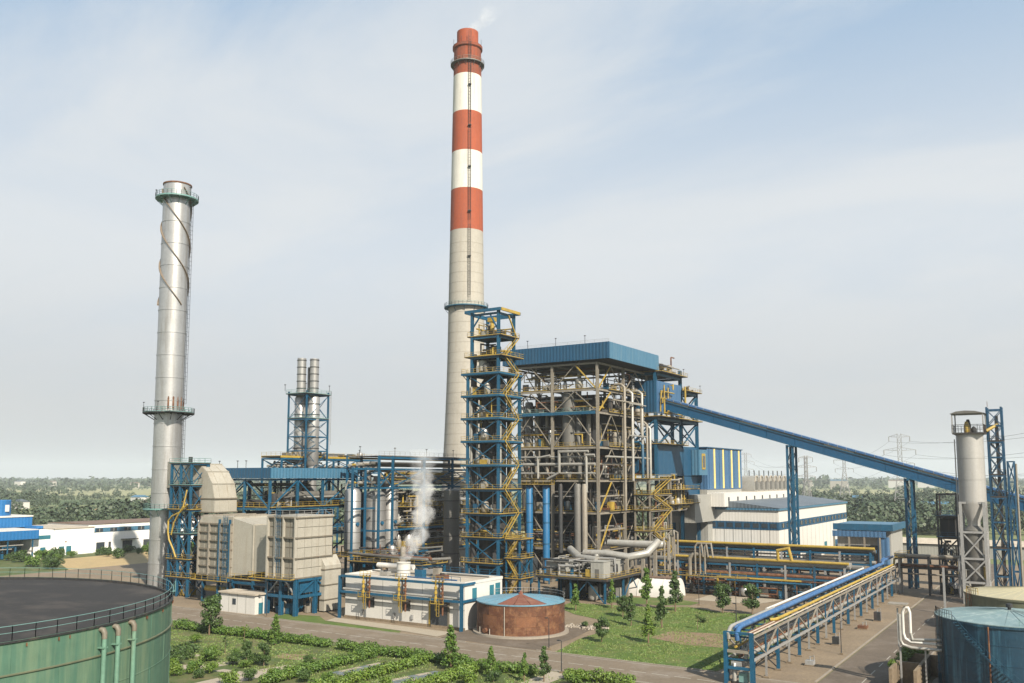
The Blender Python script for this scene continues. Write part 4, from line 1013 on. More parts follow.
for z in (2.6, 5.6, 8.8): bx(t, 'flange', X1-.2, X1+1.25, 138.05, 143.15, z-.1, z+.1, 'beige_r')
clutter(t, (X0+.6,X1-.6,Y0+.6,Y1-.6,.1,7.0), 13, 12, 3, 6)

# blue canopy shed behind
t = thing('open_shed', 'open steel shed with a long blue roof fascia behind the beige boiler casing', 'shed', (-170, 160, 0))
X0, X1, Y0, Y1 = -180.0, -161.2, 147.6, 177.5
zt = 30.2; zb = 27.7
bx(t, 'roof_fascia', X0, X1, Y0-.15, Y0+.15, zb, zt, 'blue_d'); bx(t, 'roof_fascia', X1-.15, X1+.15, Y0+.16, Y1, zb, zt, 'blue_l')  # one fascia in two blues: shaded front and lit side are painted
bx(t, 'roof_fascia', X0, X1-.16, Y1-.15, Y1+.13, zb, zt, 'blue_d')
bx(t, 'roof', X0+.1, X1-.17, Y0+.17, Y1-.17, zt-.5, zt-.3, 'roofgrey')
frame(t, [X0+1,X0+9.5,X1-.6], [Y0+.6,Y0+9.4,Y0+18,Y1-.6], [8,14,20.6,27.6], 'blue', cw=.55, bw=.45, rw=.28, brace='/', bays=[(3,0),(3,1),(3,2),(2,1),(2,2),(1,2),(1,0)], inner=False)
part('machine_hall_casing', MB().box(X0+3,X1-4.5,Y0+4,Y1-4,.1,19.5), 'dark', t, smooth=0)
part('boiler_drum', MB().tube([(X1-3,Y0+6,23.6),(X1-3,Y1-5,23.6)], .9, 18), 'greyv', t)
part('boiler_drum', MB().tube([(X0+5,Y0+3,21.6),(X1-4,Y0+3,21.6)], 1.0, 18), 'dark', t)
deck(t, X0+1.2,X1-.1,Y0+.5,Y1-.5, 20.7, 'grate', 'yellow', None, rails='yX')
clutter(t, (X0+2,X1-1.2,Y0+1.5,Y1-2,20.9,26.5), 14, 22, 4, 8)
clutter(t, (X1-4.2,X1-1.2,Y0+1.5,Y1-2,.1,19), 15, 18, 6, 8)
lights_on(t, [(X0+.4,Y0+.3,zt),(X0+7,Y0+.3,zt),(X0+10,Y0+.3,zt)], 1.6)

# small white hut
t = thing('hut', 'small white flat-roofed hut under the beige duct by the road', 'hut', (-149, 129.5, 0))
part('wall', MB().box(-154.0,-143.6,128.3,132.2,0,3.9), 'white', t, smooth=0)
part('roof', MB().box(-154.4,-143.2,127.9,132.6,3.9,4.2), 'rooftan', t, smooth=0)
bx(t, 'window', -150.3,-149.3,128.22,128.4,1.7,2.9, 'glass'); bx(t, 'door', -143.7,-143.52,129.3,130.4,.1,2.3, 'tealdoor'); bx(t, 'window', -143.7,-143.52,131.0,131.8,1.4,2.6, 'glass')
for k in range(1,4): bx(t, 'joint_strip', -154+k*2.6-.04,-154+k*2.6+.04,128.24,128.4,.1,3.85, 'greyclad')

# ================================================================== PROCESS RACK
t = thing('process_rack', 'long blue steel process rack full of pipes left of the blue lattice tower', 'pipe rack', (-152, 175, 0))
ys = [168.8,174.0,186.8,199.4,212.0]; xs = [-156.5,-146.0]
frame(t, xs, ys, [9.0,15.0,25.5,30.2], 'blue', cw=.5, bw=.42, rw=.2, brace='X', bays=[(3,i) for i in range(5)], ztop=33.3, inner=True)
for x in xs: beam(t, 'top_chord', (x,ys[0],32.8), (x,ys[-1],32.8), .35, 'yellow' if x == -156.5 else 'blue', .5)
deck(t, -156.2,-146.3,169,211.8, 33.15, 'grate', 'gsteel', None, rails='X')
deck(t, -158.2,-146.3,161.2,211.8, 9.05, 'grate', 'yellow', None, rails='X')
deck(t, -158.2,-146.3,180.2,211.8, 15.05, 'grate', 'yellow', None, rails='Xy')
deck(t, -158.2,-146.3,180.2,211.8, 20.2, 'grate', 'yellow', None, rails='Xy')
for k, (x, r_, m) in enumerate(((-155.4,.35,'silver_w'),(-154.0,.3,'yellow'),(-152.5,.5,'silver_w'),(-150.4,.35,'cream'),(-148.2,.42,'greyv'))):
    part('pipe', MB().tube([(x,168,31.0+.1*k),(x,212,31.0+.1*k)], r_, 10), m, t)
    part('pipe', MB().tube([(x+.5,168,26.6),(x+.5,212,26.6)], r_*.8, 8), m, t)
clutter(t, (-155.5,-146.5,178,211,15.5,24.5), 22, 80, 12, 14, rr=(.1,.3), mats=('yellow','greyv','cream','gsteel','dsteel','silver_w'))
clutter(t, (-155.5,-146.5,168,211,.2,8.6), 23, 50, 10, 14, rr=(.08,.22))
clutter(t, (-155.5,-146.5,178,211,9.4,14.5), 24, 50, 8, 10, rr=(.08,.22))
clutter(t, (-155.5,-146.5,170,211,26,29.5), 28, 40, 2, 8, rr=(.08,.22), mats=('yellow','greyv','cream','gsteel','dsteel','silver_w'))
part('dark_backing', MB().box(-162,-159,178,212,.1,24), 'dark', t, smooth=0)  # near-black backing added to give the rack gaps deep shade
lights_on(t, [(-146.2,y,33.4) for y in (162,175,188,200)], 1.8)
# rear rack behind the open shed
t = thing('process_rack', 'rear steel rack with a yellow top beam showing above the open blue-roofed shed', 'pipe rack', (-188, 178, 0))
frame(t, [-190,-182.5], [171,181,191,201,211], [14,22,29.4,33.2], 'blue', cw=.45, bw=.4, rw=.18, brace='X', bays=[(3,i) for i in range(5)])
for x in (-190,-182.5): beam(t, 'top_chord', (x,170.6,33.5), (x,211.4,33.5), .35, 'yellow', .4)
deck(t, -190,-182.5,170.6,211.4, 33.55, 'grate', 'yellow', None, rails='Xy')
for x in (-188,-186,-184): part('pipe', MB().tube([(x,171,31),(x,212,31)], .35, 10), 'silver_w', t)
clutter(t, (-189,-183.4,172,210,29.6,32.6), 26, 14, 0, 4); clutter(t, (-189,-183.4,172,210,33.8,35.6), 27, 8, 2, 5, mats=('gsteel','dsteel','greyv'))
lights_on(t, [(-182.5,y,33.7) for y in (175,188,202)], 2.2)
# silver vessels in the rack
for x, y, r_, z0, z1, lb in ((-151.0,165.0,2.0,9.6,25.4,'left of the three silver vessels in the process rack, darkest at its foot'),(-150.6,172.8,2.7,9.6,24.6,'middle and fattest of the three silver vessels in the process rack'),(-151.4,179.4,2.25,9.6,27.4,'right and tallest of the three silver vessels in the process rack')):
    v = thing('process_vessel', lb, 'vessel', (x, y, 9.2), 'silver vessels in the process rack')
    part('shell', MB().lathe((x,y,0), [(r_*.5,z0-.4),(r_,z0+1),(r_,z1-1.2),(r_*.75,z1-.4),(r_*.25,z1)], 32), 'silver', v)
    for k in range(1,6): part('band', MB().lathe((x,y,0), [(r_-.01,z0+k*2.5-.08),(r_+.05,z0+k*2.5-.06),(r_+.05,z0+k*2.5+.06),(r_-.01,z0+k*2.5+.08)], 32, caps=False), 'greyv', v)
    for k in range(4): a = k*math.pi/2+.5; beam(v, 'leg', (x+r_*.85*math.cos(a),y+r_*.85*math.sin(a),9.25), (x+r_*.85*math.cos(a),y+r_*.85*math.sin(a),11.4), .3, 'blue')
    part('nozzle', MB().tube([(x,y,z1-.2),(x,y,z1+1.2),(x-1.5,y,z1+1.6),(x-2.4,y,z1+.2),(x-2.4,y,z0+2)], .22, 8), 'silver_w', v)
    part('manhole', MB().tube([(x+r_*.9,y-.4,z0+7),(x+r_+.3,y-.5,z0+7)], .45, 12), 'blue', v)
v = thing('flue_column', 'tall plain grey column standing left of the blue lattice tower', 'vessel', (-135.6,184.9,0))
part('shell', MB().lathe((-135.6,184.9,0), [(2.0,.1),(2.0,24.6),(1.2,25.0)], 28), 'greyv', v)
for k in range(1,6): part('band', MB().lathe((-135.6,184.9,0), [(1.99,k*4.4-.1),(2.08,k*4.4-.08),(2.08,k*4.4+.08),(1.99,k*4.4+.1)], 28, caps=False), 'dsteel', v)
t0 = [o for o in W if o.name == 'process_rack'][0]
for y in (160.6, 165.2): beam(t0, 'column', (-147.2,y,0), (-147.2,y,30.4), .45, 'blue', shape='H')
for z in (9.0, 20.4, 30.0): beam(t0, 'beam', (-147.2,160.4,z), (-147.2,168.6,z), .3, 'blue', .4)
deck(t0, -156,-147.6,159.6,168.4, 9.05, 'grate', 'yellow', None, rails='Xy')
# low pipes and plant behind the pump house
t = thing('pipe_trestle', 'low crowded pipe trestle behind the white pump house', 'pipe rack', (-130, 160, 0))
frame(t, [-143,-136,-129,-122.5], [156.0,164.5], [5.5,8.6], 'blue', cw=.4, bw=.35, rw=.18, brace='X', bays=[(0,1)])
deck(t, -143.4,-122.0,155.4,165, 8.65, 'grate', 'yellow', None, rails='yX')
part('pipe', MB().tube([(-143.5,155.6,10.6),(-128,155.6,10.2),(-122,157,10.0),(-119,162,10.0)], .3, 10), 'greyv', t)
part('pipe', MB().tube([(-143.5,157.6,10.2),(-121,157.6,10.2)], .35, 10), 'rust', t)
clutter(t, (-142.5,-122.5,156.4,164.2,.2,8.2), 31, 30, 7, 8, mats=('dsteel','greyv','rust','dark','gsteel')); clutter(t, (-142.5,-122.5,157,164.2,8.9,12.5), 32, 16, 5, 8, mats=('dsteel','rust','greyv','dark'), rr=(.08,.2))

# ================================================================== BLUE LATTICE TOWER
t = thing('lattice_tower', 'tall blue steel lattice tower with yellow stairs left of the boiler house', 'tower', (-120.5, 181.5, 0))
xs = [-124.8,-115.9]; ys = [176.6,186.0]
zs = [7.6,13.6,19.2,25.0,30.8,36.5,42.0,47.5,52.9]
frame(t, xs, ys, zs, 'blue', cw=.58, bw=.45, rw=.2, brace='X')
for k, z in enumerate(zs):
    deck(t, xs[0]-1.6,xs[1]+.5,ys[0]-.5,ys[1]+.5, z+.02, 'grate', 'yellow', 'blue' if z > 30 else None)
    for y in (ys[0],ys[1]): beam(t, 'bracket', (xs[0],y,z-1.8),(xs[0]-1.5,y,z-.2),.14,'dsteel')
xs2 = [-123.6,-115.9]; ys2 = [176.6,183.4]
frame(t, xs2, ys2, [57.0,61.9,67.6], 'blue', cw=.65, bw=.5, rw=.3, brace=None, zbase=53.1, ztop=68.2)
for x0, x1, y0, y1, z in ((-125.4,-114.6,175.9,186.0,56.9),(-124.8,-115,176.2,184.6,61.9)): deck(t, x0, x1, y0, y1, z+.02, 'grate', 'yellow', None)
for a, b in (((-124.2,176.6,63.2),(-121,176.6,67.3)),((-118.4,176.6,67.3),(-115.9,176.6,63)),((-115.5,184,62.4),(-115.5,180.4,67.2))): beam(t, 'brace', a, b, .3, 'yellow' if a[1] > 180 else 'blue')
for p, q in (((-125.4,176.0,68.2),(-114.9,176.0,68.2)),((-125.4,184.9,68.2),(-114.9,184.9,68.2))): beam(t, 'top_beam', p, q, .4, 'blue', .7)
for p, q in (((-125.4,176.3,68.2),(-125.4,184.6,68.2)),((-114.9,176.3,68.2),(-114.9,184.6,68.2))): beam(t, 'top_beam', p, q, .4, 'blue' if p[0] < -120 else 'yellow', .7)
part('hoist', MB().tube([(-120,180,66.0),(-120,180,62.6)], .5, 10).box(-121,-119,179.4,180.6,66,67), 'yellow', t, smooth=0)
part('absorber', MB().lathe((-120.8,181.6,0), [(3.3,.2),(3.3,50.5),(2.0,52.3),(1.2,55),(1.2,60)], 28), 'dark', t)
part('riser', MB().tube([(-124.3,178.4,.2),(-124.3,178.4,58)], .75, 12), 'dsteel', t)
part('riser', MB().tube([(-118.2,184.8,.2),(-118.2,184.8,53)], .5, 12), 'dsteel', t)
part('silver_drum', MB().lathe((-121.5,178.2,53.4), [(.3,0),(1.0,.3),(1.0,2.8),(.3,3.2)], 16), 'silver_w', t)
allz = [.1] + zs + [56.9,61.9]
for k, (a, b) in enumerate(zip(allz, allz[1:])):
    x = -115.1; up = (x,178.4,a+.15), (x,184.6,b+.1)
    if k % 2: up = (x,184.6,a+.15), (x,178.4,b+.1)
    part('stair', MB().stair(*up, width=.8, side=(-1,0)), 'yellow', t, smooth=0)
clutter(t, (-125,-116.5,177.2,179.0,14,52), 41, 16, 0, 0, mats=('yellow','dsteel','greyv','silver_w'))
for z in zs[1:]: clutter(t, (-125,-116.5,177,179,z+.3,z+3.4), int(z*10), 3, 1, 2, mats=('yellow','dsteel','cream','gsteel'))
for z in (56.9+.3, 61.9+.3): clutter(t, (-124,-116,177,184,z,z+3.2), int(z), 8, 2, 4, mats=('yellow','dsteel','cream','yellow'))
# stair annex at its foot
frame(t, [-114.2,-110.6], [177.5,182.5], [4.4,9.0,13.4], 'blue', cw=.3, bw=.28, rw=.14, brace='X', bays=[(1,0)])
for z in (4.4,9.0,13.4): deck(t, -114.4,-110.0,177.0,183.0, z+.02, 'grate', 'yellow', None)
for a, b, s in ((.1,4.5,0),(4.5,9.1,1),(9.1,13.5,0)):
    p, q = (-114,177.2,a), (-110.8,177.2,b)
    if s: p, q = (-110.8,177.2,a), (-114,177.2,b)
    part('stair', MB().stair(p, q, width=.8, side=(0,1)), 'yellow', t, smooth=0)

# ================================================================== BOILER HOUSE
t = thing('boiler_house', 'huge open steel boiler house with flat blue roof in the middle of the plant', 'boiler house', (-120, 231, 0))
xs = [-134.5,-120.8,-107.0]; ys = [211.0,227.0,243.0]
zs = [9.0,18.7,27.2,36.0,45.3,51.5,58.6]
frame(t, xs, ys, zs, 'cream', cw=.68, bw=.5, rw=.2, brace='V')
zt, zb = 63.6, 59.2
bx(t, 'roof_fascia', -136.2,-102.8,209.6,210.0, zb, zt, 'blue_d'); bx(t, 'roof_fascia', -103.2,-102.8,210.02,242.6, zb, zt, 'blue_l')  # sunlit right side and shaded front are put into the fascia colours
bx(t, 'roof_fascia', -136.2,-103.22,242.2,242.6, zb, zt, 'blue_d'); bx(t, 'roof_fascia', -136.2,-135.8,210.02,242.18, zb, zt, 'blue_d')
bx(t, 'roof', -135.78,-103.24,210.04,242.16, zt-.6, zt-.35, 'roofgrey'); bx(t, 'soffit', -135.78,-103.24,210.04,242.16, zb+.1, zb+.3, 'dark')
part('handrail', MB().rail([(-135.9,209.8,zt),(-103.0,209.8,zt)], h=.8, step=4, w=.05, toe=False), 'gsteel', t, smooth=0)
lights_on(t, [(x,209.8,zt) for x in (-128,-119,-110)], 2.0)
part('furnace', MB().box(-131.6,-110.6,215.6,241.5,6.0,34).box(-129.6,-111.2,216.6,241.0,34.01,50.2), 'dark', t, smooth=0)  # boiler body, enlarged and near black to darken the interior
for k in range(7):
    bx(t, 'buckstay', -131.9,-110.3,215.3,215.62, 8+k*3.8, 8.5+k*3.8, 'dsteel'); bx(t, 'buckstay', -110.62,-110.3,215.7,241.3, 8+k*3.8, 8.5+k*3.8, 'dsteel')
for x, y, r_, z0, z1, m in ((-132.6,214.2,.9,28,47.5,'silver_w'),(-130.3,214.4,1.15,28,48.5,'greyv'),(-127.6,214.2,.75,28,47,'cream'),(-117.0,213.6,2.0,33,50.6,'greyv'),(-114.2,213.8,.8,28,46,'greyv'),(-111.4,214.2,.6,28,47,'cream'),(-124.5,214.4,.5,20,50,'cream')):
    part('cyclone_leg', MB().lathe((x,y,0), [(r_,z0-3),(r_,z1),(r_*.8,z1+.5)], 20), m, t)
for x, r_, m in ((-112.2,1.0,'greyv'),(-110.2,.75,'cream'),(-117.4,.6,'dsteel')):
    part('downcomer', MB().lathe((x,209.2,0), [(r_,8.0),(r_,25.6),(r_*.7,26.2)], 20), m, t)
for z in (9.05,18.75,27.25,36.05,45.35,51.55):
    deck(t, -134.2,-107.3,211.3,216.5, z+.02, 'grate', 'yellow' if z != 45.35 else 'teal', None, rails='y')
    deck(t, -111.4,-106.4,216.8,242.8, z+.02, 'grate', 'yellow', None, rails='X')
    clutter(t, (-134,-108,211.6,216.2,z+.4,z+6.5), int(z*7), 22, 2, 6, mats=('greyv','gsteel','yellow','dsteel','dark','rust','dsteel'), rr=(.08,.22))
    clutter(t, (-111.2,-107.4,217.4,242,z+.4,z+6.5), int(z*9), 22, 3, 7, mats=('greyv','cream','gsteel','yellow','dsteel','dark','rust'), rr=(.08,.22))
for x in (-129.5,-125,-116,-111): beam(t, 'post', (x,211,27.3), (x,211,35.2), .3, 'cream')
for x in (-127.6,-114): beam(t, 'hanger', (x,213.6,51.7), (x,213.6,59.6), .5, 'cream')
bx(t, 'facade_beam', -134.2,-107.5,210.3,210.6, 44.7,45.5, 'blue')
for a, b in (((-107,211.4,51.6),(-107,218.6,58)),((-107,211.4,45.4),(-107,218.6,51)),((-107,211.3,18.8),(-107,218.6,26.6)),((-107,211.3,9.1),(-107,218.6,18.1)),((-107.6,211,51.6),(-113.6,211,58))): beam(t, 'yellow_brace', Vector(a)+Vector((.2,-.2,0)), Vector(b)+Vector((.2,-.2,0)), .28, 'yellow')
# white steam pipes along the left face
for z, r_ in ((33.4,.22),(31.4,.42),(29.0,.25)): part('steam_pipe', MB().tube([(-134.6,210.0,z),(-107.4,210.0,z)], r_, 10), 'silver_w', t)
part('steam_pipe', MB().tube([(-121.5,209.3,27.4),(-117.8,209.3,29.2),(-117.8,209.3,34.8),(-109,209.3,34.8)], .36, 10), 'silver_w', t)
part('steam_pipe', MB().tube([(-124.4,209.2,27.6),(-124.4,209.2,33.2),(-120.6,209.2,33.8)], .3, 10), 'silver_w', t)
part('steam_pipe', MB().tube([(-109.6,209.3,24),(-109.6,209.3,33.8),(-107.2,209.3,33.8)], .32, 10), 'silver_w', t)
# right face risers
for y, r_, z0, z1, m in ((222.6,.36,19,52.6,'cream'),(227.6,.4,27,51.2,'silver_w'),(234.2,.38,37,51.6,'silver_w'),(234.2,.42,27,37,'blue'),(237.4,.34,27,43,'cream'),(239.6,.38,27,42,'silver_w')):
    part('riser', MB().tube([(-104.6,y,z0),(-104.6,y,z1),(-105.6,y,z1+.9),(-107.6,y,z1+.9)], r_, 12), m, t)
part('steam_pipe', MB().tube([(-105.0,211.6,33.4),(-105.0,236,33.4),(-105.0,241,33.2)], .28, 10), 'silver_w', t)
part('steam_pipe', MB().tube([(-104.4,215,48.6),(-104.4,233,48.6),(-104.4,233,40)], .24, 10), 'cream', t)
for z in (39.4,48.2): part('steam_pipe', MB().tube([(-103.8,224,z),(-103.8,235,z)], .2, 8), 'silver_w', t)
for z in (14.0,23.0,31.5): beam(t, 'beam', (-107,211.6,z), (-107,226.4,z), .4, 'cream')
# yellow stair zigzag on the right side
frame(t, [-105.0,-100.6], [229.5,244.5], [7.5,13,18.7,23,27.4], 'cream', cw=.4, bw=.3, rw=.2, brace='X', bays=[(1,0),(3,0)], inner=False)
for z in (7.5,13,18.7,23,27.4): deck(t, -105.2,-100.3,229,245, z+.02, 'grate', 'yellow', None)
sz = [.1,7.5,13,18.7,23,27.4]
for k, (a, b) in enumerate(zip(sz, sz[1:])):
    p, q = ((-99.9,231,a+.2),(-99.9,244,b+.2)) if k % 2 == 0 else ((-99.9,244,a+.2),(-99.9,231,b+.2))
    part('stair', MB().stair(p, q, width=1.0, side=(-1,0)), 'yellow', t, smooth=0)
clutter(t, (-105,-100.6,231.5,247.5,.3,26), 51, 34, 6, 10, mats=('cream','yellow','greyv','silver_w','dsteel','rust'))
clutter(t, (-134,-108,211.6,216.6,.2,17), 52, 36, 8, 12, mats=('cream','dsteel','greyv','rust','dark'))
for x in (-131,-127.5,-123.5,-110): part('bunker_chute', MB().tube([(x,212.4,27),(x,212.6,19),(x+.8,213.4,10)], .45, 10), 'dark', t)
# fan house deck and white flue ducts at the front foot
t = thing('fan_deck', 'raised steel deck with white fan casings below the boiler house', 'fan deck', (-99, 190, 0))
frame(t, [-107.2,-98.8,-90.2], [180.6,190,199.4], [5.2], 'blue', cw=.4, bw=.4, rw=.2, brace='V', bays=[(0,1)])
part('plinth_casing', MB().box(-105,-93,186,198,.1,4.4), 'dark', t, smooth=0)
deck(t, -107.6,-89.6,180.0,200, 5.25, 'grate', 'yellow', 'dsteel', rails='yX')
for x0, x1, y0, y1, h in ((-106.2,-101.2,182.2,186.0,3.0),(-94.2,-91.0,181.6,185.0,3.6),(-105.6,-99.8,189,193,2.8),(-96.4,-92.6,189.4,193.6,3.2)):
    part('fan_casing', MB().box(x0,x1,y0,y1,5.45,5.4+h).box(x0-.12,x1+.12,y0-.12,y1+.12,5.4+h,5.55+h), 'greyclad', t, smooth=0)
    bx(t, 'access_door', (x0+x1)/2-.5,(x0+x1)/2+.5,y0-.08,y0+.05,5.6,7.4, 'greyv')
part('flue_duct', MB().tube([(-104,197,9.4),(-98,197,9.6),(-92.0,197,9.0),(-88.4,199.4,9.8),(-87.4,204,12.4)], .85, 18), 'silver_w', t)
part('flue_duct', MB().tube([(-100.8,204,11.6),(-88.4,204,11.6),(-86.6,206,11.6)], .85, 18), 'silver_w', t)
part('flue_duct', MB().tube([(-106.4,194.4,10.4),(-100.4,188.0,9.0),(-95,186.4,8.9)], .9, 16), 'silver_w', t)
for x, y, z in ((-92,196,8.6),(-89.0,198.6,8.6),(-88.2,204,10.4),(-95.2,205.6,10.4)): beam(t, 'support', (x,y,0), (x,y,z), .7, 'cream')
for i in range(3): part('pipe_bend', MB().tube([(-86.2+i*1.3,205,3),(-86.2+i*1.3,205,12.0+i),(-87+i*1.3,206.6,13.0+i),(-87+i*1.3,209,12.4+i),(-87+i*1.3,209,5)], .2, 8), 'cream', t)
clutter(t, (-106.6,-90.8,181,199,.2,4.8), 61, 16, 6, 10, mats=('dsteel','blue','rust','yellow','greyv'))
clutter(t, (-106.6,-90.8,181,199,5.6,9.4), 62, 34, 5, 10, mats=('silver_w','yellow','greyv','dsteel','gsteel','cream'), rr=(.08,.3))
for x, px, z0 in ((-125.2,'rear',7.8),(-120.0,'front',1.0)):
    c = thing('blue_column', 'thick bright blue vertical duct beside the boiler house, '+('left and shorter one' if px == 'rear' else 'right and longer one'), 'duct', (x,206,0), 'bright blue vertical ducts')
    part('shell', MB().lathe((x,206,0), [(.95,z0),(.95,25.4),(.7,25.9)], 22), 'blue_c', c)
    for z in (10.5,16,21): part('band', MB().lathe((x,206,0), [(.94,z-.12),(1.03,z-.1),(1.03,z+.1),(.94,z+.12)], 22, caps=False), 'blue', c)
    for k in (-1,1): beam(c, 'leg', (x+k*.8,206,0), (x+k*.8,206,z0+1.5), .3, 'blue')
    part('top_platform', MB().box(x-1.8,x+1.8,204.4,207.6,25.9,26.05), 'grate', c, smooth=0); part('handrail', MB().rail([(x-1.7,204.5,26.05),(x+1.7,204.5,26.05),(x+1.7,207.5,26.05)]), 'yellow', c, smooth=0)
# arched shelter
t = thing('arched_shelter', 'low white fabric shelter with an arched roof on the far side of the lawn', 'shelter', (-86, 200, 0))
arc = [(3.6*math.cos(math.pi*i/12), 4.3*math.sin(math.pi*i/12)) for i in range(13)]
part('roof', MB().prism([(200.4-u*.95, v) for u, v in arc], 'x', -93.2, -80.6), 'fabric', t, smooth=40)
for k in range(5): 
    x = -93.0+k*3.08; mb = MB(); pp = [(x, 200.4-u*.965, v*1.015) for u, v in arc]
    for a, b in zip(pp, pp[1:]): mb.bar(a, b, .12)
    part('hoop', mb, 'white', t, smooth=0)
bx(t, 'ridge_cover', -92.8,-81,199.2,201.6,4.2,4.42, 'roofbrown')

# ================================================================== TRANSFER TOWER + CONVEYOR
t = thing('transfer_tower', 'blue steel transfer tower where the sloping conveyor meets the boiler house', 'tower', (-108, 258, 0))
xs = [-112.0,-103.6]; ys = [241.6,261.0,274.6]
frame(t, xs, ys[:2], [30.0,37.4,45.4,58.6], 'blue', cw=.9, bw=.7, rw=.35, brace='X', bays=[(2,0)], ztop=61)
frame(t, xs, ys[1:], [30.0,37.4,45.4,54.6], 'blue', cw=.9, bw=.7, rw=.35, brace='X', bays=[(2,0),(3,0)], ztop=55)
bx(t, 'cladding', -103.5,-103.15,241.9,260.5, 46.6,56.2, 'blue_b'); bx(t, 'cladding', -111.6,-103.52,241.1,241.5, 46.6,56.2, 'blue_d')  # same cladding, painted bright on its lit face, dark on its shaded one
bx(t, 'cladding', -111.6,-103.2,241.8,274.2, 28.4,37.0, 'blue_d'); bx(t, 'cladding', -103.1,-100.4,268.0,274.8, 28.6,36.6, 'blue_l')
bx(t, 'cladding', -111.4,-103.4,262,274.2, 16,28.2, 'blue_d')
bx(t, 'window', -100.42,-100.26,270.4,272.2,31.0,34.6, 'glass')
for y0, y1, z0, z1 in ((269.9,270.38,30.4,35.4),(272.22,272.7,30.4,35.4),(270.4,272.2,34.62,35.4),(270.4,272.2,30.4,30.98)): bx(t, 'window_frame', -100.41,-100.2,y0,y1,z0,z1, 'yellow')
bx(t, 'dark_opening', -103.16,-103.0,245.6,250.4,50.8,53.2, 'door')
for z, y0, y1 in ((58.7,241,261.4),(45.5,240.6,262),(37.5,241,261)): deck(t, -112.6,-101.2,y0,y1, z+.02, 'grate', 'yellow', None)
for z, y0, y1 in ((54.7,261.6,275.2),(45.5,262.2,275.2)): deck(t, -112.6,-101.8,y0,y1, z+.02, 'grate', 'yellow', None)
clutter(t, (-111.5,-103,242,260.5,59,62.4), 71, 10, 4, 8, mats=('cream','yellow','dsteel','greyv'))
clutter(t, (-111.5,-103,262,274,55,57), 72, 6, 2, 4, mats=('cream','yellow','dsteel','greyv'))
clutter(t, (-102.9,-101.4,242,260,46,56), 73, 8, 0, 0, mats=('yellow','cream'))
clutter(t, (-103,-100.8,243,262,18,29), 74, 22, 4, 6, mats=('cream','yellow','greyv','silver_w','dsteel'))
for z in (20,24.2): deck(t, -103.4,-99.4,243,265, z, 'grate', 'yellow', None)
beam(t, 'hoist_arm', (-105.5,258.6,60.8), (-105.5,258.6,65.0), .35, 'rust'); beam(t, 'hoist_arm', (-105.5,258.7,65.1), (-105.5,261.2,65.1), .3, 'rust')
lights_on(t, [(-102.2,274.6,55),(-102.2,260.6,59),(-102.2,275,45.8)], 2.2)
# conveyor gallery
t = thing('conveyor_gallery', 'long sloping blue conveyor gallery running down to the right from the boiler house', 'conveyor', (-60, 248, 0))
def cz(x): return 51.6 - (x+103.4)*.3065
XA, XB = -103.2, 34.0; n = 18
for i in range(n):
    a, b = XA+(XB-XA)*i/n, XA+(XB-XA)*(i+1)/n
    def q(x, dz): return (x, cz(x)+dz)
    part('side_panel', MB().prism([q(a+.04,-3.4),q(b-.04,-3.4),q(b-.04,-1.15),q(a+.04,-1.15)], 'y', 246.4, 246.6), 'conv', t, smooth=0)
    part('side_window', MB().prism([q(a+.04,-1.14),q(b-.04,-1.14),q(b-.04,-.55),q(a+.04,-.55)], 'y', 246.5, 246.62), 'greyv' if i % 3 else 'rooftan', t, smooth=0)
    part('side_panel', MB().prism([q(a+.04,-3.4),q(b-.04,-3.4),q(b-.04,-.5),q(a+.04,-.5)], 'y', 250.4, 250.6), 'blue', t, smooth=0)
    part('roof_panel', MB().prism([q(a+.02,-.52),q(b-.02,-.52),q(b-.02,0),q(a+.02,0)], 'y', 246.2, 250.8), 'blue_p', t, smooth=0)
for y in (246.3, 250.7):
    for dz in (-3.5,-1.15): beam(t, 'chord', (XA,y,cz(XA)+dz), (XB,y,cz(XB)+dz), .2, 'blue', .25)
part('floor', MB().prism([(XA,cz(XA)-3.6),(XB,cz(XB)-3.6),(XB,cz(XB)-3.42),(XA,cz(XA)-3.42)], 'y', 246.4, 250.6), 'dsteel', t, smooth=0)
mb = MB(); k = 0
for i in range(60):
    x = XA+1+i*2.3; mb.bar((x,246.15,cz(x)-.5),(x,246.15,cz(x)+.02),.08)
part('roof_edge_bracket', mb, 'rooftan', t, smooth=0)
def trestle(x, label):
    t = thing('conveyor_trestle', label, 'trestle', (x, 248.5, 0), 'conveyor trestles'); zt = cz(x)-3.6
    for dx in (-.75, .75):
        for y in (246.8, 250.2): beam(t, 'leg', (x+dx,y,0), (x+dx,y,zt), .55, 'blue', shape='H')
    z = .3; k = 0
    while z+3 < zt:
        for y in (246.8, 250.2): beam(t, 'lacing', (x-.6 if k%2 else x+.6,y,z), (x+.6 if k%2 else x-.6,y,z+2.9), .14, 'greyv')
        for dx in (-.75,.75): beam(t, 'lacing', (x+dx,247.0 if k%2 else 250,z), (x+dx,250 if k%2 else 247,z+2.9), .16, 'blue')
        z += 2.9; k += 1
    beam(t, 'cap_beam', (x,246.2,zt-.3), (x,250.8,zt-.3), .7, 'blue', .5)
trestle(-66.6, 'lattice trestle under the conveyor in front of the white turbine hall'); trestle(-37.0, 'lattice trestle under the conveyor standing on the side road, left of the silo')
trestle(-8.0, 'lattice trestle under the low end of the conveyor behind the silo tower'); trestle(18, 'lattice trestle holding the lowest stretch of the conveyor at the right edge')

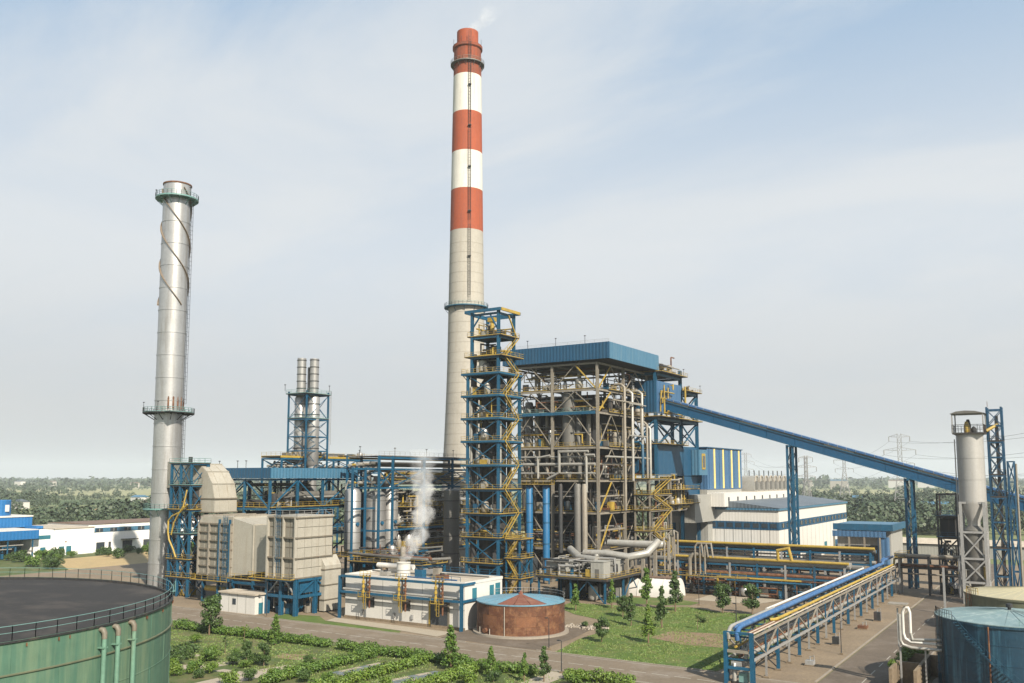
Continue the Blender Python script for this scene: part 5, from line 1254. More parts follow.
# ================================================================== BUNKER BUILDING + TURBINE HALL
t = thing('bunker_building', 'tall blue clad building with four yellow vertical strips behind the boiler house', 'building', (-107, 290, 0))
part('wall', MB().box(-113,-101.0,276.2,311,24.0,37.4), 'blue_b', t, smooth=0); part('base_wall', MB().box(-113,-101.2,276.2,311,0,23.98), 'greyclad', t, smooth=0)
part('roof', MB().box(-113.4,-100.6,275.8,311.4,37.4,37.7), 'blue_d', t, smooth=0)
for y in (283.0,291.6,300.2,308.0): bx(t, 'light_strip', -101.05,-100.86,y-.65,y+.65,24.3,37.2, 'strip')
for k in range(7): bx(t, 'panel_joint', -101.02,-100.93,278+k*4.9,278.12+k*4.9,24.2,37.3, 'blue_d')
part('parapet', MB().box(-101.4,-95.6,276.4,362,18.6,22.9), 'white_c', t, smooth=0)
for k in range(9): bx(t, 'vent_opening', -95.62,-95.5,280+k*9,281.2+k*9,20.4,21.6, 'door')
# vent hoods on the long white building
t = thing('boiler_annex', 'long white annex building behind the turbine hall carrying a row of rounded vent hoods', 'building', (-102, 340, 0))
part('wall', MB().box(-112,-101.6,311.6,362,0,22.8), 'white_c', t, smooth=0); part('roof', MB().box(-112.2,-95.8,311.4,362.2,22.92,23.1), 'rooftan', t, smooth=0)
for k in range(8):
    y = 315.2+k*5.9
    h = thing('vent_hood', ORD[k]+' rounded silver vent hood from the left on the white annex roof', 'vent', (-98.4,y,23.1), 'vent hoods on the annex roof')
    part('hood', MB().prism([(y-2.1,23.12),(y-2.1,26.4),(y-1.3,27.9),(y,28.5),(y+1.3,27.9),(y+2.1,26.4),(y+2.1,23.12)], 'x', -102, -97.2), 'silver_w', h, smooth=30)
    part('louvre', MB().box(-97.22,-97.05,y-1.3,y+1.3,23.6,26.6), 'greyv', h, smooth=0)
    part('vent_stub', MB().tube([(-100,y+1,28),(-100,y+1,30.4)], .18, 8), 'dsteel', h)
    part('yellow_rim', MB().prism([(y-2.25,26.3),(y-1.4,28.05),(y,28.7),(y+1.4,28.05),(y+2.25,26.3),(y+2.0,26.3),(y+1.25,27.85),(y,28.45),(y-1.25,27.85),(y-2.0,26.3)], 'x', -97.15, -96.9), 'rooftan', h, smooth=0)
t = thing('turbine_hall', 'white turbine hall with blue window band and low grey roof right of the boiler house', 'building', (-90, 310, 0))
X0, X1, Y0, Y1 = -106.0, -79.8, 280.6, 376.0
part('wall', MB().box(X0,X1,Y0,Y1,14.0,17.6), 'white_c', t, smooth=0); part('wall', MB().box(X0+.02,X1-.02,Y0+.02,Y1-.02,0,11.5), 'white_c', t, smooth=0)
part('band', MB().box(X0-.06,X1+.06,Y0-.06,Y1+.06,11.5,14.0), 'blue_d', t, smooth=0)
part('roof', MB().add([(X0-.6,Y0-.6,18.3),(X1+.6,Y0-.6,18.3),(X1+.6,Y1+.6,18.3),(X0-.6,Y1+.6,18.3),(X0+8,Y0-.6,20.6),(X0+8,Y1+.6,20.6)], [(0,1,4),(1,2,5,4),(2,3,5),(3,0,4,5)]), 'roofgrey', t, smooth=0)
part('eave_band', MB().box(X0-.5,X1+.5,Y0-.5,Y1+.5,17.6,18.3), 'blue_l', t, smooth=0)
for k in range(17):
    y = Y0+3+k*5.5
    if y < Y1-3: bx(t, 'window', X1,X1+.14,y,y+2.9,12.1,13.5, 'glass'); bx(t, 'window_mullion', X1+.1,X1+.18,y+1.35,y+1.55,12.1,13.5, 'rooftan')
for k in range(9):
    x = X0+1.2+k*2.8; bx(t, 'window', x,x+1.9,Y0-.14,Y0,12.1,13.5, 'glass')
for k in range(1,17): bx(t, 'panel_joint', X1-.03,X1+.03,Y0+k*5.6,Y0+.12+k*5.6,.2,11.4, 'greyclad'); 
for k in range(1,9): bx(t, 'panel_joint', X0+k*2.9,X0+.14+k*2.9,Y0-.03,Y0+.05,.2,11.4, 'greyclad')
for y in (288,312,338,352): bx(t, 'door', X1-.04,X1+.08,y,y+3.6,.1,4.6, 'tealdoor')
em = MB()
for k in range(3): em.box(X1-.02,X1+.06,366+k*2.2,367.6+k*2.2,3.4,3.4+2.2+k*.8)
part('emblem', em, 'blue_p', t, smooth=0)
part('lean_to', MB().box(X1+.1,X1+3.4,356,371,.1,4.4), 'blue_b', t, smooth=0)
part('lean_to_roof', MB().box(X0-6,X0+20,Y0-12,Y0-.6,6.2,6.5), 'blue_d', t, smooth=0)  # lean-to added to make the dark zone below the window band
for k in range(7): beam(t, 'lean_to_post', (X0-5+k*4,Y0-11.6,0), (X0-5+k*4,Y0-11.6,6.2), .35, 'blue')
bx(t, 'bay_wall', -108.5,-100.0,262.0,279.8,14.0,22.5,'greyclad'); 
# gate house beyond
t = thing('gatehouse', 'low blue roofed workshop behind the white turbine hall at the right', 'building', (-60, 312, 0))
part('roof_fascia', MB().box(-68,-50,300,301,11.2,13.2).box(-51,-50,301.02,325,11.2,13.2), 'blue', t, smooth=0)
part('fascia', MB().box(-68,-52,299.0,299.6,9.2,11.0), 'blue_b', t, smooth=0)
part('roof', MB().box(-68,-51.1,301.1,325,12.6,12.9), 'blue_l', t, smooth=0)
part('wall', MB().box(-67.4,-51.2,303,324.6,0,12.5), 'greyclad', t, smooth=0)
bx(t, 'wall', -54.5,-51.6,299.4,302.9,0,9.1,'blue_b')
for k in range(4): beam(t, 'column', (-67.6+k*4.6,299.3,0), (-67.6+k*4.6,299.3,9.2), .5, 'cream')
for k in range(5): bx(t, 'window', -66+k*3,-64.4+k*3,302.9,303.05,9.4,11.6,'glass')
bx(t, 'doorway', -65,-55,302.85,303.02,.1,6.4,'door')
t = thing('long_wall', 'long low pale boundary shed behind the right-hand trestle', 'shed', (-38, 352, 0))
part('wall', MB().box(-75,30,350,358,0,4.0), 'greyclad', t, smooth=0); part('roof', MB().prism([(349.4,4.4),(358.6,4.4),(354,6.2)], 'x', -75.5, 30.5), 'rooftan', t, smooth=0)

# ================================================================== PUMP HOUSE
t = thing('pump_house', 'white two-storey pump house with blue pipe frames on its front, beside the road', 'building', (-111, 143, 0))
X0, X1, Y0, Y1, HT = -126.0, -96.6, 136.0, 148.6, 8.2
part('wall', MB().box(X0,X1,Y0,Y1,0,HT), 'white', t, smooth=0)
part('roof', MB().box(X0+.3,X1-.3,Y0+.3,Y1-.3,HT,HT+.06), 'rooftan', t, smooth=0)
part('parapet', MB().box(X0-.1,X1+.1,Y0-.1,Y0+.28,HT,HT+.5).box(X0-.1,X1+.1,Y1-.28,Y1+.1,HT,HT+.5).box(X0-.1,X0+.28,Y0+.29,Y1-.29,HT,HT+.49).box(X1-.28,X1+.1,Y0+.29,Y1-.29,HT,HT+.49), 'white', t, smooth=0)
for k in range(1,6): bx(t, 'panel_joint', X0+k*4.9-.05,X0+k*4.9+.05,Y0-.04,Y0+.05,.1,HT, 'greyclad')
bx(t, 'panel_joint', X0,X1,Y0-.06,Y0+.04,3.6,3.7,'greyclad'); bx(t, 'base_course', X0-.12,X1+.12,Y0-.14,Y0+.02,.05,.5,'concrete')
bx(t, 'window', X1-.02,X1+.08,144.2,145.6,5.0,7.4,'tealdoor'); bx(t, 'window', X1-.02,X1+.08,146.2,147.8,5.0,7.6,'tealdoor'); bx(t, 'window', X1-.02,X1+.08,138.4,139.8,5.2,7.4,'tealdoor')
bx(t, 'doorway', -104.4,-100.4,Y0-.08,Y0+.1,.1,4.6,'door'); bx(t, 'door_frame', -104.8,-104.42,Y0-.14,Y0+.1,.1,5.0,'yellow'); bx(t, 'door_frame', -100.38,-100.0,Y0-.14,Y0+.1,.1,5.0,'beige_r')
bx(t, 'lintel', -104.8,-100.0,Y0-.16,Y0+.1,4.62,5.0,'beige_r')
for x in (-121.5, -113.5, -109): bx(t, 'wall_box', x,x+.5,Y0-.3,Y0+.02,1.1,1.9,'gsteel')
# blue front frame
fy = Y0-1.3
for x, z in ((-126.3,8.4),(-96.4,8.6)): beam(t, 'post', (x,fy,0), (x,fy,z), .5, 'blue', shape='H')
for z in (8.35, 5.3): beam(t, 'frame_beam', (-126.0,fy,z), (-96.7,fy,z), .3, 'blue', .45)
beam(t, 'frame_beam', (-96.4,fy+.3,5.3), (-96.4,Y0+6,5.3), .3, 'blue', .45); beam(t, 'frame_beam', (-96.4,fy+.3,8.35), (-96.4,Y0+3,8.35), .3, 'blue', .4)
for x in (-119,-110,-101.5): beam(t, 'cantilever', (x,Y0,5.2), (x,fy+.15,5.2), .25, 'blue'); beam(t, 'cantilever', (x,Y0,8.3), (x,fy+.15,8.3), .25, 'blue')
part('pipe', MB().tube([(-125.8,fy+.5,5.8),(-97,fy+.5,5.8)], .24, 10), 'silver_w', t); part('pipe', MB().tube([(-125.8,fy+.8,5.7),(-98,fy+.8,5.7)], .16, 8), 'blue_p', t)
for k, x in enumerate((-119.2,-110.2,-101.4)):
    bx(t, 'platform', x-1.5,x+1.5,fy-.9,fy+.6,4.55,4.65,'grate')
    part('handrail', MB().rail([(x-1.5,fy-.85,4.65),(x+1.5,fy-.85,4.65)], step=1).rail([(x-1.4,fy-.5,8.6),(x+1.4,fy-.5,8.6)], step=1), 'yellow', t, smooth=0)
    for i in range(3):
        part('valve_pipe', MB().tube([(x-.8+i*.8,fy-.1,8.9),(x-.8+i*.8,fy-.1,3.4-.4*i)], .17, 8), ('yellow','dsteel','rust')[i], t)
    for z in (6.6,7.5,5.6):
        part('valve', MB().lathe((x-.8,fy-.1,z-.3), [(.1,0),(.3,.1),(.3,.5),(.1,.6)], 10), 'yellow', t); part('valve', MB().tube([(x+.8,fy-.5,z),(x+.8,fy-.1,z)], .26, 10), 'rust', t)
    part('ladder', MB().ladder((x+.3,fy-.95,2.5), 5.2, (0,-1), .6, cage=False), 'yellow', t, smooth=0)
    bx(t, 'wall_grille', x-.9,x+.9,Y0-.1,Y0+.05,2.6,4.4,'dsteel')
# roof plant
v = thing('roof_vent_stack', 'short white round vent stack steaming on the pump house roof', 'vent', (-114,139.6,HT+.06))
part('drum', MB().lathe((-114,139.6,HT+.06), [(1.35,0),(1.35,3.0),(1.2,3.0),(1.2,.5)], 28, caps=False), 'white', v)
for z in (.3, 1.5, 2.8): part('band', MB().lathe((-114,139.6,HT+.06), [(1.34,z-.08),(1.42,z-.06),(1.42,z+.06),(1.34,z+.08)], 28, caps=False), 'greyclad', v)
v = thing('roof_tank', 'long white horizontal tank lying along the back of the pump house roof', 'tank', (-122,147,HT+.06))
part('shell', MB().tube([(-126.5,146.4,HT+1.3),(-126.2,146.4,HT+1.3),(-117.2,146.4,HT+1.3),(-116.9,146.4,HT+1.3)], .55, 18), 'white', v)
for x in (-124.5,-119): bx(v, 'saddle', x-.3,x+.3,145.8,147.0,HT+.07,HT+.9,'concrete')
for i, (x, y, w, d, h, m, lb) in enumerate(((-110.4,140.4,1.8,1.4,1.5,'blue','small blue pump set right of the white vent stack on the pump house roof'),(-107.6,142.2,1.4,1.2,1.8,'cream','cream cabinet in the middle of the pump house roof'),(-104.6,139.8,2.2,1.4,.9,'rust','low rusty tray on the front of the pump house roof'),(-111.5,145.0,2.4,1.6,1.2,'gsteel','grey fan box at the back of the pump house roof'),(-118.5,139.4,2.0,1.2,.8,'silver_w','flat silver box left of the white vent stack on the pump house roof'))):
    v = thing('roof_unit', lb, 'roof unit', (x,y,HT+.06)); bx(v, 'body', x-w/2,x+w/2,y-d/2,y+d/2,HT+.2,HT+.2+h,m)
    for k in (-1,1): bx(v, 'skid', x-w/2-.1,x+w/2+.1,y+k*d*.3-.1,y+k*d*.3+.1,HT+.065,HT+.195,'dsteel')
    part('fan', MB().lathe((x,y,HT+.2+h), [(min(w,d)*.32,0),(min(w,d)*.34,.3),(min(w,d)*.2,.32)], 14), 'dsteel', v)
part('roof_pipe', MB().tube([(-125,143,HT+.5),(-108,143,HT+.5),(-108,146,HT+.5),(-98,146,HT+.5)], .16, 8), 'greyv', t); part('roof_pipe', MB().tube([(-112,138.2,HT+.45),(-100,138.2,HT+.45)], .15, 8), 'blue_p', t)
part('handrail', MB().rail([(-125.8,Y1-.2,HT+.5),(-97,Y1-.2,HT+.5)], step=2.4, w=.07), 'blue', t, smooth=0)
part('handrail', MB().rail([(-113,137.4,HT+.06),(-98.6,137.4,HT+.06)], step=2.0, w=.06), 'blue', t, smooth=0)

# ================================================================== LONG PIPE BRIDGE
t = thing('pipe_bridge', 'long trussed pipe bridge on blue legs running beside the side road', 'pipe bridge', (-40, 180, 0))
XL, XR, YA, YB = -42.2, -38.6, 121.6, 238.5; zt = 6.3; zb = 3.3
nb = 20; dy = (YB-YA)/nb
for x in (XL, XR):
    for i in range(nb):
        y0, y1 = YA+i*dy, YA+(i+1)*dy
        beam(t, 'top_chord', (x,y0,zt), (x,y1,zt), .22, 'cream', .28); beam(t, 'bottom_chord', (x,y0,zb), (x,y1,zb), .22, 'gsteel', .34)
        beam(t, 'truss_post', (x,y0,zb+.18), (x,y0,zt-.15), .2, 'blue' if i % 3 else 'gsteel')
        a, b = ((x,y0+.15,zb+.15),(x,y1-.15,zt-.15)) if i % 2 else ((x,y0+.15,zt-.15),(x,y1-.15,zb+.15))
        beam(t, 'truss_diagonal', a, b, .18, 'cream' if x == XR else 'gsteel')
for i in range(nb+1):
    y = YA+i*dy
    beam(t, 'cross_beam', (XL+.15,y,zt+.02), (XR-.15,y,zt+.02), .25, 'blue'); beam(t, 'cross_beam', (XL+.15,y,zb), (XR-.15,y,zb), .25, 'blue')
for i in range(0, nb+1):
    y = YA+i*dy
    if True:
        for x in (XL, XR):
            beam(t, 'leg', (x,y+.02,.12), (x,y+.02,zb-.18), .42 if i % 2 == 0 else .26, 'blue' if i % 2 == 0 else 'gsteel', shape='H'); bx(t, 'footing', x-.45,x+.45,y-.42,y+.46,.06,.25,'concrete')
    if i % 4 == 2:
        beam(t, 'leg_brace', (XL+.2,y,.4), (XR-.2,y,zb-.3), .14, 'dsteel'); beam(t, 'leg_brace', (XR-.2,y+.16,.4), (XL+.2,y+.16,zb-.3), .14, 'dsteel')
for x, z in ((XL,7.0),(XR,7.0)): beam(t, 'end_post', (x,YA-.5,0), (x,YA-.5,z), .5, 'blue', shape='H')
for z in (6.85, 4.4, 2.2): beam(t, 'end_beam', (XL+.25,YA-.5,z), (XR-.25,YA-.5,z), .35, 'blue' if z != 4.4 else 'cream')
part('blue_pipe', MB().tube([(-40.6,YA-.4,5.9),(-40.6,YA-.5,6.7),(-40.6,YA+.3,7.3),(-40.6,YA+1.2,7.5),(-40.6,YB-11,7.5),(-40.6,YB-9.5,8.2),(-40.6,YB+3,8.2)], .31, 16), 'blue_p', t)
part('blue_pipe', MB().tube([(-41.4,YA+1,7.1),(-41.4,YA+2.5,7.35),(-41.4,YB-8,7.35),(-41.4,YB-6.4,8.2),(-41.4,YB+3,8.2)], .28, 14), 'blue_p', t)
part('white_pipe', MB().tube([(-41.8,YA-.4,6.0),(-41.8,YA-.5,6.7),(-41.8,YA+.3,7.3),(-41.9,YA+1.2,7.45),(-41.9,143,7.45)], .26, 12), 'silver_w', t)
part('white_pipe', MB().tube([(-42.4,141,7.5),(-42.4,215,7.5)], .2, 10), 'white', t)  # white tubes stand for the highlight along the far blue pipe
part('yellow_pipe', MB().tube([(-39.9,134,7.0),(-39.3,134.8,7.0),(-39.2,136.5,7.0),(-39.2,YB-4,7.0),(-39.2,YB-3,8.2),(-38,YB+2,8.2)], .23, 12), 'yellow', t)
for k in range(4): part('thin_pipe', MB().tube([(-39.7+k*.32,YA,6.72),(-39.7+k*.32,136 if k < 3 else YB,6.72)], .11, 8), 'rooftan' if k % 2 else 'rust', t)
for k, (x, z, r_, m) in enumerate(((-41.4,3.75,.25,'silver_w'),(-40.5,3.7,.2,'rust'),(-39.6,3.8,.28,'silver_w'),(-41.0,4.9,.18,'yellow'),(-39.8,5.2,.22,'greyv'))):
    part('pipe', MB().tube([(x,YA,z),(x,YB,z)], r_, 8), m, t)
part('white_bend', MB().tube([(-39.6,YA+.2,3.0),(-39.6,YA+.2,4.6),(-39.4,YA+.9,5.4),(-39.2,YA+2,5.6)], .28, 10), 'silver_w', t)
part('white_bend', MB().tube([(-41.2,YA-.1,.4),(-41.2,YA-.1,2.6),(-40.9,YA+.5,3.0),(-40.6,YA+3,3.1)], .28, 10), 'silver_w', t)
bx(t, 'valve_box', -41.6,-40.2,YA-.2,YA+.9,2.4,3.0,'gsteel'); bx(t, 'valve_box', -40.6,-39.4,YA-.1,YA+1.0,.3,1.5,'teal')
# cross pipe racks behind
def cross_rack(label, y, z, x0, x1, pipes, n, leg='blue'):
    t = thing('cross_pipe_rack', label, 'pipe rack', ((x0+x1)/2, y, 0), 'pipe racks crossing behind the lawn')
    for i in range(n+1):
        x = x0+(x1-x0)*i/n
        for yy in (y-1.4, y+1.4): beam(t, 'leg', (x,yy,0), (x,yy,z+.5), .45, leg if i % 2 else 'gsteel', shape='H')
        for zz in (z-.2, z-2.6): beam(t, 'cross_beam', (x,y-1.2,zz), (x,y+1.2,zz), .35, leg)
    for yy in (y-1.45, y+1.45):
        for zz in (z, z-2.4): beam(t, 'rail_beam', (x0-.3,yy,zz), (x1+.3,yy,zz), .2, leg, .4)
    for yy, zz, r_, m in pipes: part('pipe', MB().tube([(x0-1,y+yy,z+zz),(x1+1,y+yy,z+zz)], r_, 10), m, t)
    return t
t = cross_rack('upper cross rack with a yellow pipe in front of the white turbine hall', 228, 9.6, -92, -43, ((-1.3,1.4,.36,'yellow'),(-.2,.7,.5,'greyv'),(.9,.6,.4,'blue'),(-.6,-1.9,.45,'silver_w'),(.5,-1.9,.35,'rust')), 7)
deck(t, -92,-43,226.4,229.6, 8.6, 'grate', None, None)
clutter(t, (-91,-46,226,230,.3,6.6), 81, 26, 6, 10, mats=('blue','dsteel','rust','yellow','silver_w','greyv'))
t = cross_rack('lower cross rack with a yellow and big silver pipes at the far lawn edge', 209.5, 7.4, -84, -45, ((-1.7,1.5,.32,'yellow'),(-.4,.9,.75,'silver_w'),(1.0,1.0,.6,'silver_w'),(-1.2,-1.9,.4,'rust'),(-.2,-1.9,.35,'greyv'),(.8,-1.8,.45,'silver_w')), 6)
part('yellow_pipe', MB().tube([(-59.5,207.8,9.0),(-59.5,207.6,11.2),(-57,207.6,11.8),(-56.4,207.8,9.0)], .36, 10), 'yellow', t)
part('white_loop', MB().tube([(-80.5,207,4.6),(-80.5,207,8.6),(-79.5,207,9.6),(-76,207,9.6)], .45, 12), 'cream', t)
for i in range(3): part('white_loop', MB().tube([(-79+i*1.2,206.6,5),(-79+i*1.2,206.6,11.4),(-78.4+i*1.2,206.6,12.2),(-77.4+i*1.2,206.6,12.2),(-77+i*1.2,206.6,9)], .22, 8), 'cream', t)
deck(t, -88.6,-66,204.6,207.0, 4.5, 'grate', 'yellow', None, rails='yx')
clutter(t, (-83,-46,207.6,211,.3,4.6), 82, 24, 5, 12, mats=('blue','dsteel','rust','yellow','silver_w','greyv'))
t = cross_rack('middle cross rack of dark and silver pipes between two yellow pipes', 218, 6.6, -94, -44, ((-1.2,.6,.5,'greyv'),(-.1,.6,.5,'silver_w'),(1.0,.6,.5,'greyv'),(-.6,-1.8,.4,'dsteel'),(.6,-1.8,.4,'rust')), 7)
clutter(t, (-93,-46,216.4,219.8,.3,4.6), 83, 20, 4, 10, mats=('blue','dsteel','rust','greyv','tealdoor'))
t = cross_rack('small pipe rack crossing the side road between the pipe bridge and the silo', 236, 8.7, -38, -25, ((-1.2,.5,.45,'cream'),(0,.4,.3,'rust'),(.8,-1.9,.4,'cream'),(-.6,-1.9,.3,'rust'),(0,-3.9,.2,'cream')), 2, 'dsteel')
deck(t, -38.6,-36.4,232,240, 8.7, 'grate', 'yellow', None)
# white looped pipe and concrete pit by the blue tank
t = thing('looped_pipe', 'white insulated pipe with an upright loop leading to the dark blue tank', 'pipe', (-19.5, 132.5, 0))
part('pipe', MB().tube([(-16.6,132.4,5.9),(-20.4,132.4,5.9),(-21.1,132.4,6.3),(-21.3,132.4,7.0),(-21.3,132.4,9.8),(-21.0,132.4,10.4),(-20.6,132.4,10.4),(-20.4,132.4,9.8),(-20.4,132.4,7.0)], .19, 14), 'fabric', t)
part('pipe', MB().tube([(-16.6,131.6,5.3),(-20.2,131.6,5.3),(-21.3,131.6,5.6),(-21.6,131.6,6.2),(-21.6,131.6,9.6)], .2, 12), 'silver_w', t)
part('pipe', MB().tube([(-20.4,132.4,7.1),(-20.2,132.4,6.2),(-16.4,132.4,6.5)], .2, 12), 'silver_w', t)
for x in (-21.7,-18.6): beam(t, 'support', (x,132,0), (x,132,5.2), .22, 'gsteel')
beam(t, 'support', (-21.9,132.2,5.2), (-21.9,132.2,10.3), .2, 'gsteel'); bx(t, 'support_platform', -23.0,-20.6,131.4,133.4,10.8,10.95,'cream')
t = thing('concrete_pit', 'open concrete pit wall overgrown with yellow weeds beside the dark blue tank', 'pit', (-20.4, 135, 0))
part('wall', MB().box(-22.6,-22.2,128,141,0,3.0).box(-22.2,-17.4,140.6,141,0,2.98).box(-19.6,-19.2,128,140.6,0,3.0).box(-22.2,-19.6,134,134.4,0,2.9), 'concrete', t, smooth=0)
for i, (x, y, h) in enumerate(((-22.5,138,1.6),(-22.3,140.4,1.9),(-22.4,135.4,1.4),(-20.6,141.5,1.7),(-22.8,132.4,1.3))):
    p = plant('weed', ('yellowish weed halfway along the concrete pit wall','yellowish weed at the far corner of the concrete pit','yellowish weed on the near part of the concrete pit wall','yellowish weed behind the far pit wall by the blue tank','smallest yellowish weed at the near end of the concrete pit')[i], 'weed', x, y, h, 'bush', 'leaf_y', 'weeds on the concrete pit', i % 3)
    p.location.z += 2.2; 

# ================================================================== SILO
t = thing('silo', 'tall silver silo on a braced steel stand with a small roof on top', 'silo', (-21.4, 226.0, 0))
SX, SY, r_ = -20.6, 226.0, 2.8
for a, b in ((22.6,27.4),(27.4,32.2),(32.2,37.4)):
    part('shell', MB().lathe((SX,SY,0), [(r_,a+.01),(r_,b-.04),(r_+.04,b-.03),(r_+.04,b)], 36, caps=False), 'silo', t)
part('lid', MB().lathe((SX,SY,0), [(r_+.15,37.4),(r_+.15,37.6),(.2,37.9)], 36), 'gsteel', t)
part('hopper', MB().lathe((SX,SY,0), [(r_,22.6),(r_,21.9),(1.3,18.2),(1.3,17.0)], 32), 'silo', t)
part('feeder', MB().lathe((SX,SY,0), [(1.3,17.2),(2.2,16.2),(2.2,6.0),(1.2,4.0),(.5,2)], 20), 'greyv', t)
fr = [SX-2.35, SX+2.35]; fy_ = [SY-2.35, SY+2.35]
frame(t, fr, fy_, [5.0,10.2,16.0,22.5], 'gsteel', cw=.6, bw=.45, rw=.3, brace='X', bays=[(0,0),(1,0),(2,0)])
bx(t, 'platform', SX-3.2,SX+3.2,SY-3.2,SY+3.2,37.62,37.8,'grate')
part('handrail', MB().rail([(SX-3.2,SY-3.2,37.8),(SX+3.2,SY-3.2,37.8),(SX+3.2,SY+3.2,37.8),(SX-3.2,SY+3.2,37.8)], h=1.9, step=1.3, w=.1, closed=True), 'dsteel', t, smooth=0)
for x in (SX-3.1,SX+3.1):
    for y in (SY-3.1,SY+3.1): beam(t, 'roof_post', (x,y,37.8), (x,y,42.3), .25, 'gsteel')
part('canopy', MB().prism([(SX-3.5,42.2),(SX+3.5,42.2),(SX+1.6,42.7),(SX-.4,42.85),(SX-2.2,42.7)], 'y', SY-3.5, SY+3.5), 'greyv', t, smooth=0)
for x, y, m, h in ((SX-.4,SY-1,'yellow',2.6),(SX+1,SY-.6,'dark',1.4),(SX-.3,SY+1.4,'dsteel',3.2)): part('filter_unit', MB().lathe((x,y,37.9), [(.5,0),(.6,.3),(.6,h*.6),(.3,h)], 12), m, t)
part('fill_pipe', MB().tube([(SX-3.0,SY-1.2,3),(SX-3.0,SY-1.2,36.5)], .12, 8), 'gsteel', t)
clutter(t, (SX-2.2,SX+2.2,SY-2.2,SY+2.2,.3,9), 91, 12, 3, 6, mats=('greyv','yellow','dsteel','silver_w'))
t = thing('elevator_tower', 'tall narrow blue lattice tower right behind the silver silo', 'tower', (-15, 232, 0))
frame(t, [-17.2,-14.3], [229.4,232.6], [6,12,18,23.4,28.4,32.6,36.0,39.8,43.4], 'blue_d', cw=.4, bw=.34, rw=.16, brace='X', ztop=43.9)
for z in (12,23.4,28.4,36.0): deck(t, -17.4,-14.1,229.2,232.8, z+.02, 'grate', 'dsteel', None)
part('elevator_leg', MB().box(-15.8,-15.1,231,231.9,.1,42), 'dsteel', t, smooth=0)
sz = [.1,6,12,18,23.4,28.4,32.6,36]
for k, (a, b) in enumerate(zip(sz, sz[1:])): part('stair', MB().stair((-16.9 if k%2 else -14.5,229.6,a+.15),(-14.5 if k%2 else -16.9,229.6,b), width=.7, side=(0,1)), 'dsteel', t, smooth=0)
frame(t, [-13.7,-12.4], [231.0,233.0], [7,14,21,27,31.6], 'blue_d', cw=.3, bw=.25, rw=.14, brace='X')
part('vent_pipe', MB().tube([(-12.0,231.2,.1),(-12.0,231.2,31.0)], .22, 8), 'cream', t)
part('chute', MB().tube([(-15,230,40),(-17.4,228.4,38.4)], .35, 10), 'yellow', t)
beam(t, 'aerial', (-17,229.6,43.9), (-17,229.6,45.2), .1, 'rust')
t = thing('bucket_frame', 'dark blue open steel frame standing left of the silver silo', 'frame', (-27, 242, 0))
frame(t, [-29.6,-25.4], [239,244], [4.5,9,13.5,18.5,24], 'dsteel', cw=.4, bw=.35, rw=.18, brace='X', bays=[(0,0),(1,0),(2,0)])
for z in (13.5, 18.5): deck(t, -30,-25,238.6,244.4, z+.02, 'grate', 'blue', None)
part('bag_filter', MB().box(-29,-26,239.6,243.4,13.8,18), 'dark', t, smooth=0); part('handrail', MB().rail([(-27.6,239,24),(-25.4,239,24),(-25.4,244,24)], h=2.2), 'dsteel', t, smooth=0)
clutter(t, (-29.2,-25.8,239.3,243.6,.2,13), 92, 16, 3, 6, mats=('dsteel','blue','yellow','greyv'))
t = thing('road_post', 'tall pale steel post between the silo and the side road', 'post', (-24.8, 205, 0)); beam(t, 'post', (-24.8,205,.05), (-24.8,205,9.4), .4, 'gsteel'); bx(t, 'base', -25.3,-24.3,204.5,205.5,.05,.3,'concrete')
t = thing('pipe_gantry', 'open cream pipe gantry at the right edge beyond the elevator tower', 'pipe rack', (0, 240, 0))
frame(t, [-9,0,9,18], [238,241.5], [5,8.6,12.2], 'cream', cw=.35, bw=.35, rw=.18, brace=None)
for z, m in ((5.3,'silver_w'),(8.9,'cream'),(12.5,'silver_w')): part('pipe', MB().tube([(-9,239.5,z),(19,239.5,z)], .35, 10), m, t)

# ================================================================== LEFT WAREHOUSE
t = thing('warehouse', 'long low white warehouse with a blue window band beyond the green tank', 'building', (-325, 225, 0))
part('wall', MB().box(-340,-313,198.6,285,0,10.4), 'white_b', t, smooth=0)
part('roof', MB().add([(-340,198.2,10.41),(-312.6,198.2,10.41),(-312.6,285.4,10.41),(-340,285.4,10.41),(-326,198.2,10.9),(-326,285.4,10.9)], [(0,1,4),(1,2,5,4),(2,3,5),(3,0,4,5)]), 'roofbrown', t, smooth=0)
part('office_wall', MB().box(-340,-310.8,184.6,199.6,0,9.4).box(-335,-312.0,176.6,184.58,0,9.2), 'white_b', t, smooth=0)
part('office_roof', MB().box(-340.2,-310.5,184.3,199.9,9.4,9.7), 'rooftan', t, smooth=0)
part('band', MB().box(-313.0,-312.9,200.5,284,7.3,9.0), 'blue_l', t, smooth=0)
for k in range(14): bx(t, 'window', -312.92,-312.78,201.6+k*5.9,204.4+k*5.9,7.5,8.8,'glass'); bx(t, 'mullion', -312.8,-312.72,202.9+k*5.9,203.1+k*5.9,7.5,8.8,'beige')
for y, w, m in ((202,3.4,'glass'),(207,1.0,'door'),(213,4,'door'),(222,3,'door'),(234,4,'tealdoor'),(246,4,'door'),(258,4,'door')): bx(t, 'door', -313.02,-312.85,y,y+w,.1,3.6,m)
for y in (212.2,233,257): bx(t, 'door_canopy', -312.98,-310.6,y,y+6,4.1,4.35,'beige_r')
for y in (186.2,188.9,180): bx(t, 'door', -310.86 if y > 184 else -312.06,-310.66 if y > 184 else -311.86,y,y+1.9,.1,3.2,'tealdoor')
bx(t, 'band_window', -312.06,-311.9,177.4,183.6,6.0,7.4,'tealdoor')
bx(t, 'wall_light', -310.86,-310.6,188.4,188.9,4.6,5.0,'rust')
t = thing('blue_works', 'bright blue factory block with round drum on its roof at the left edge', 'building', (-330, 160, 0))
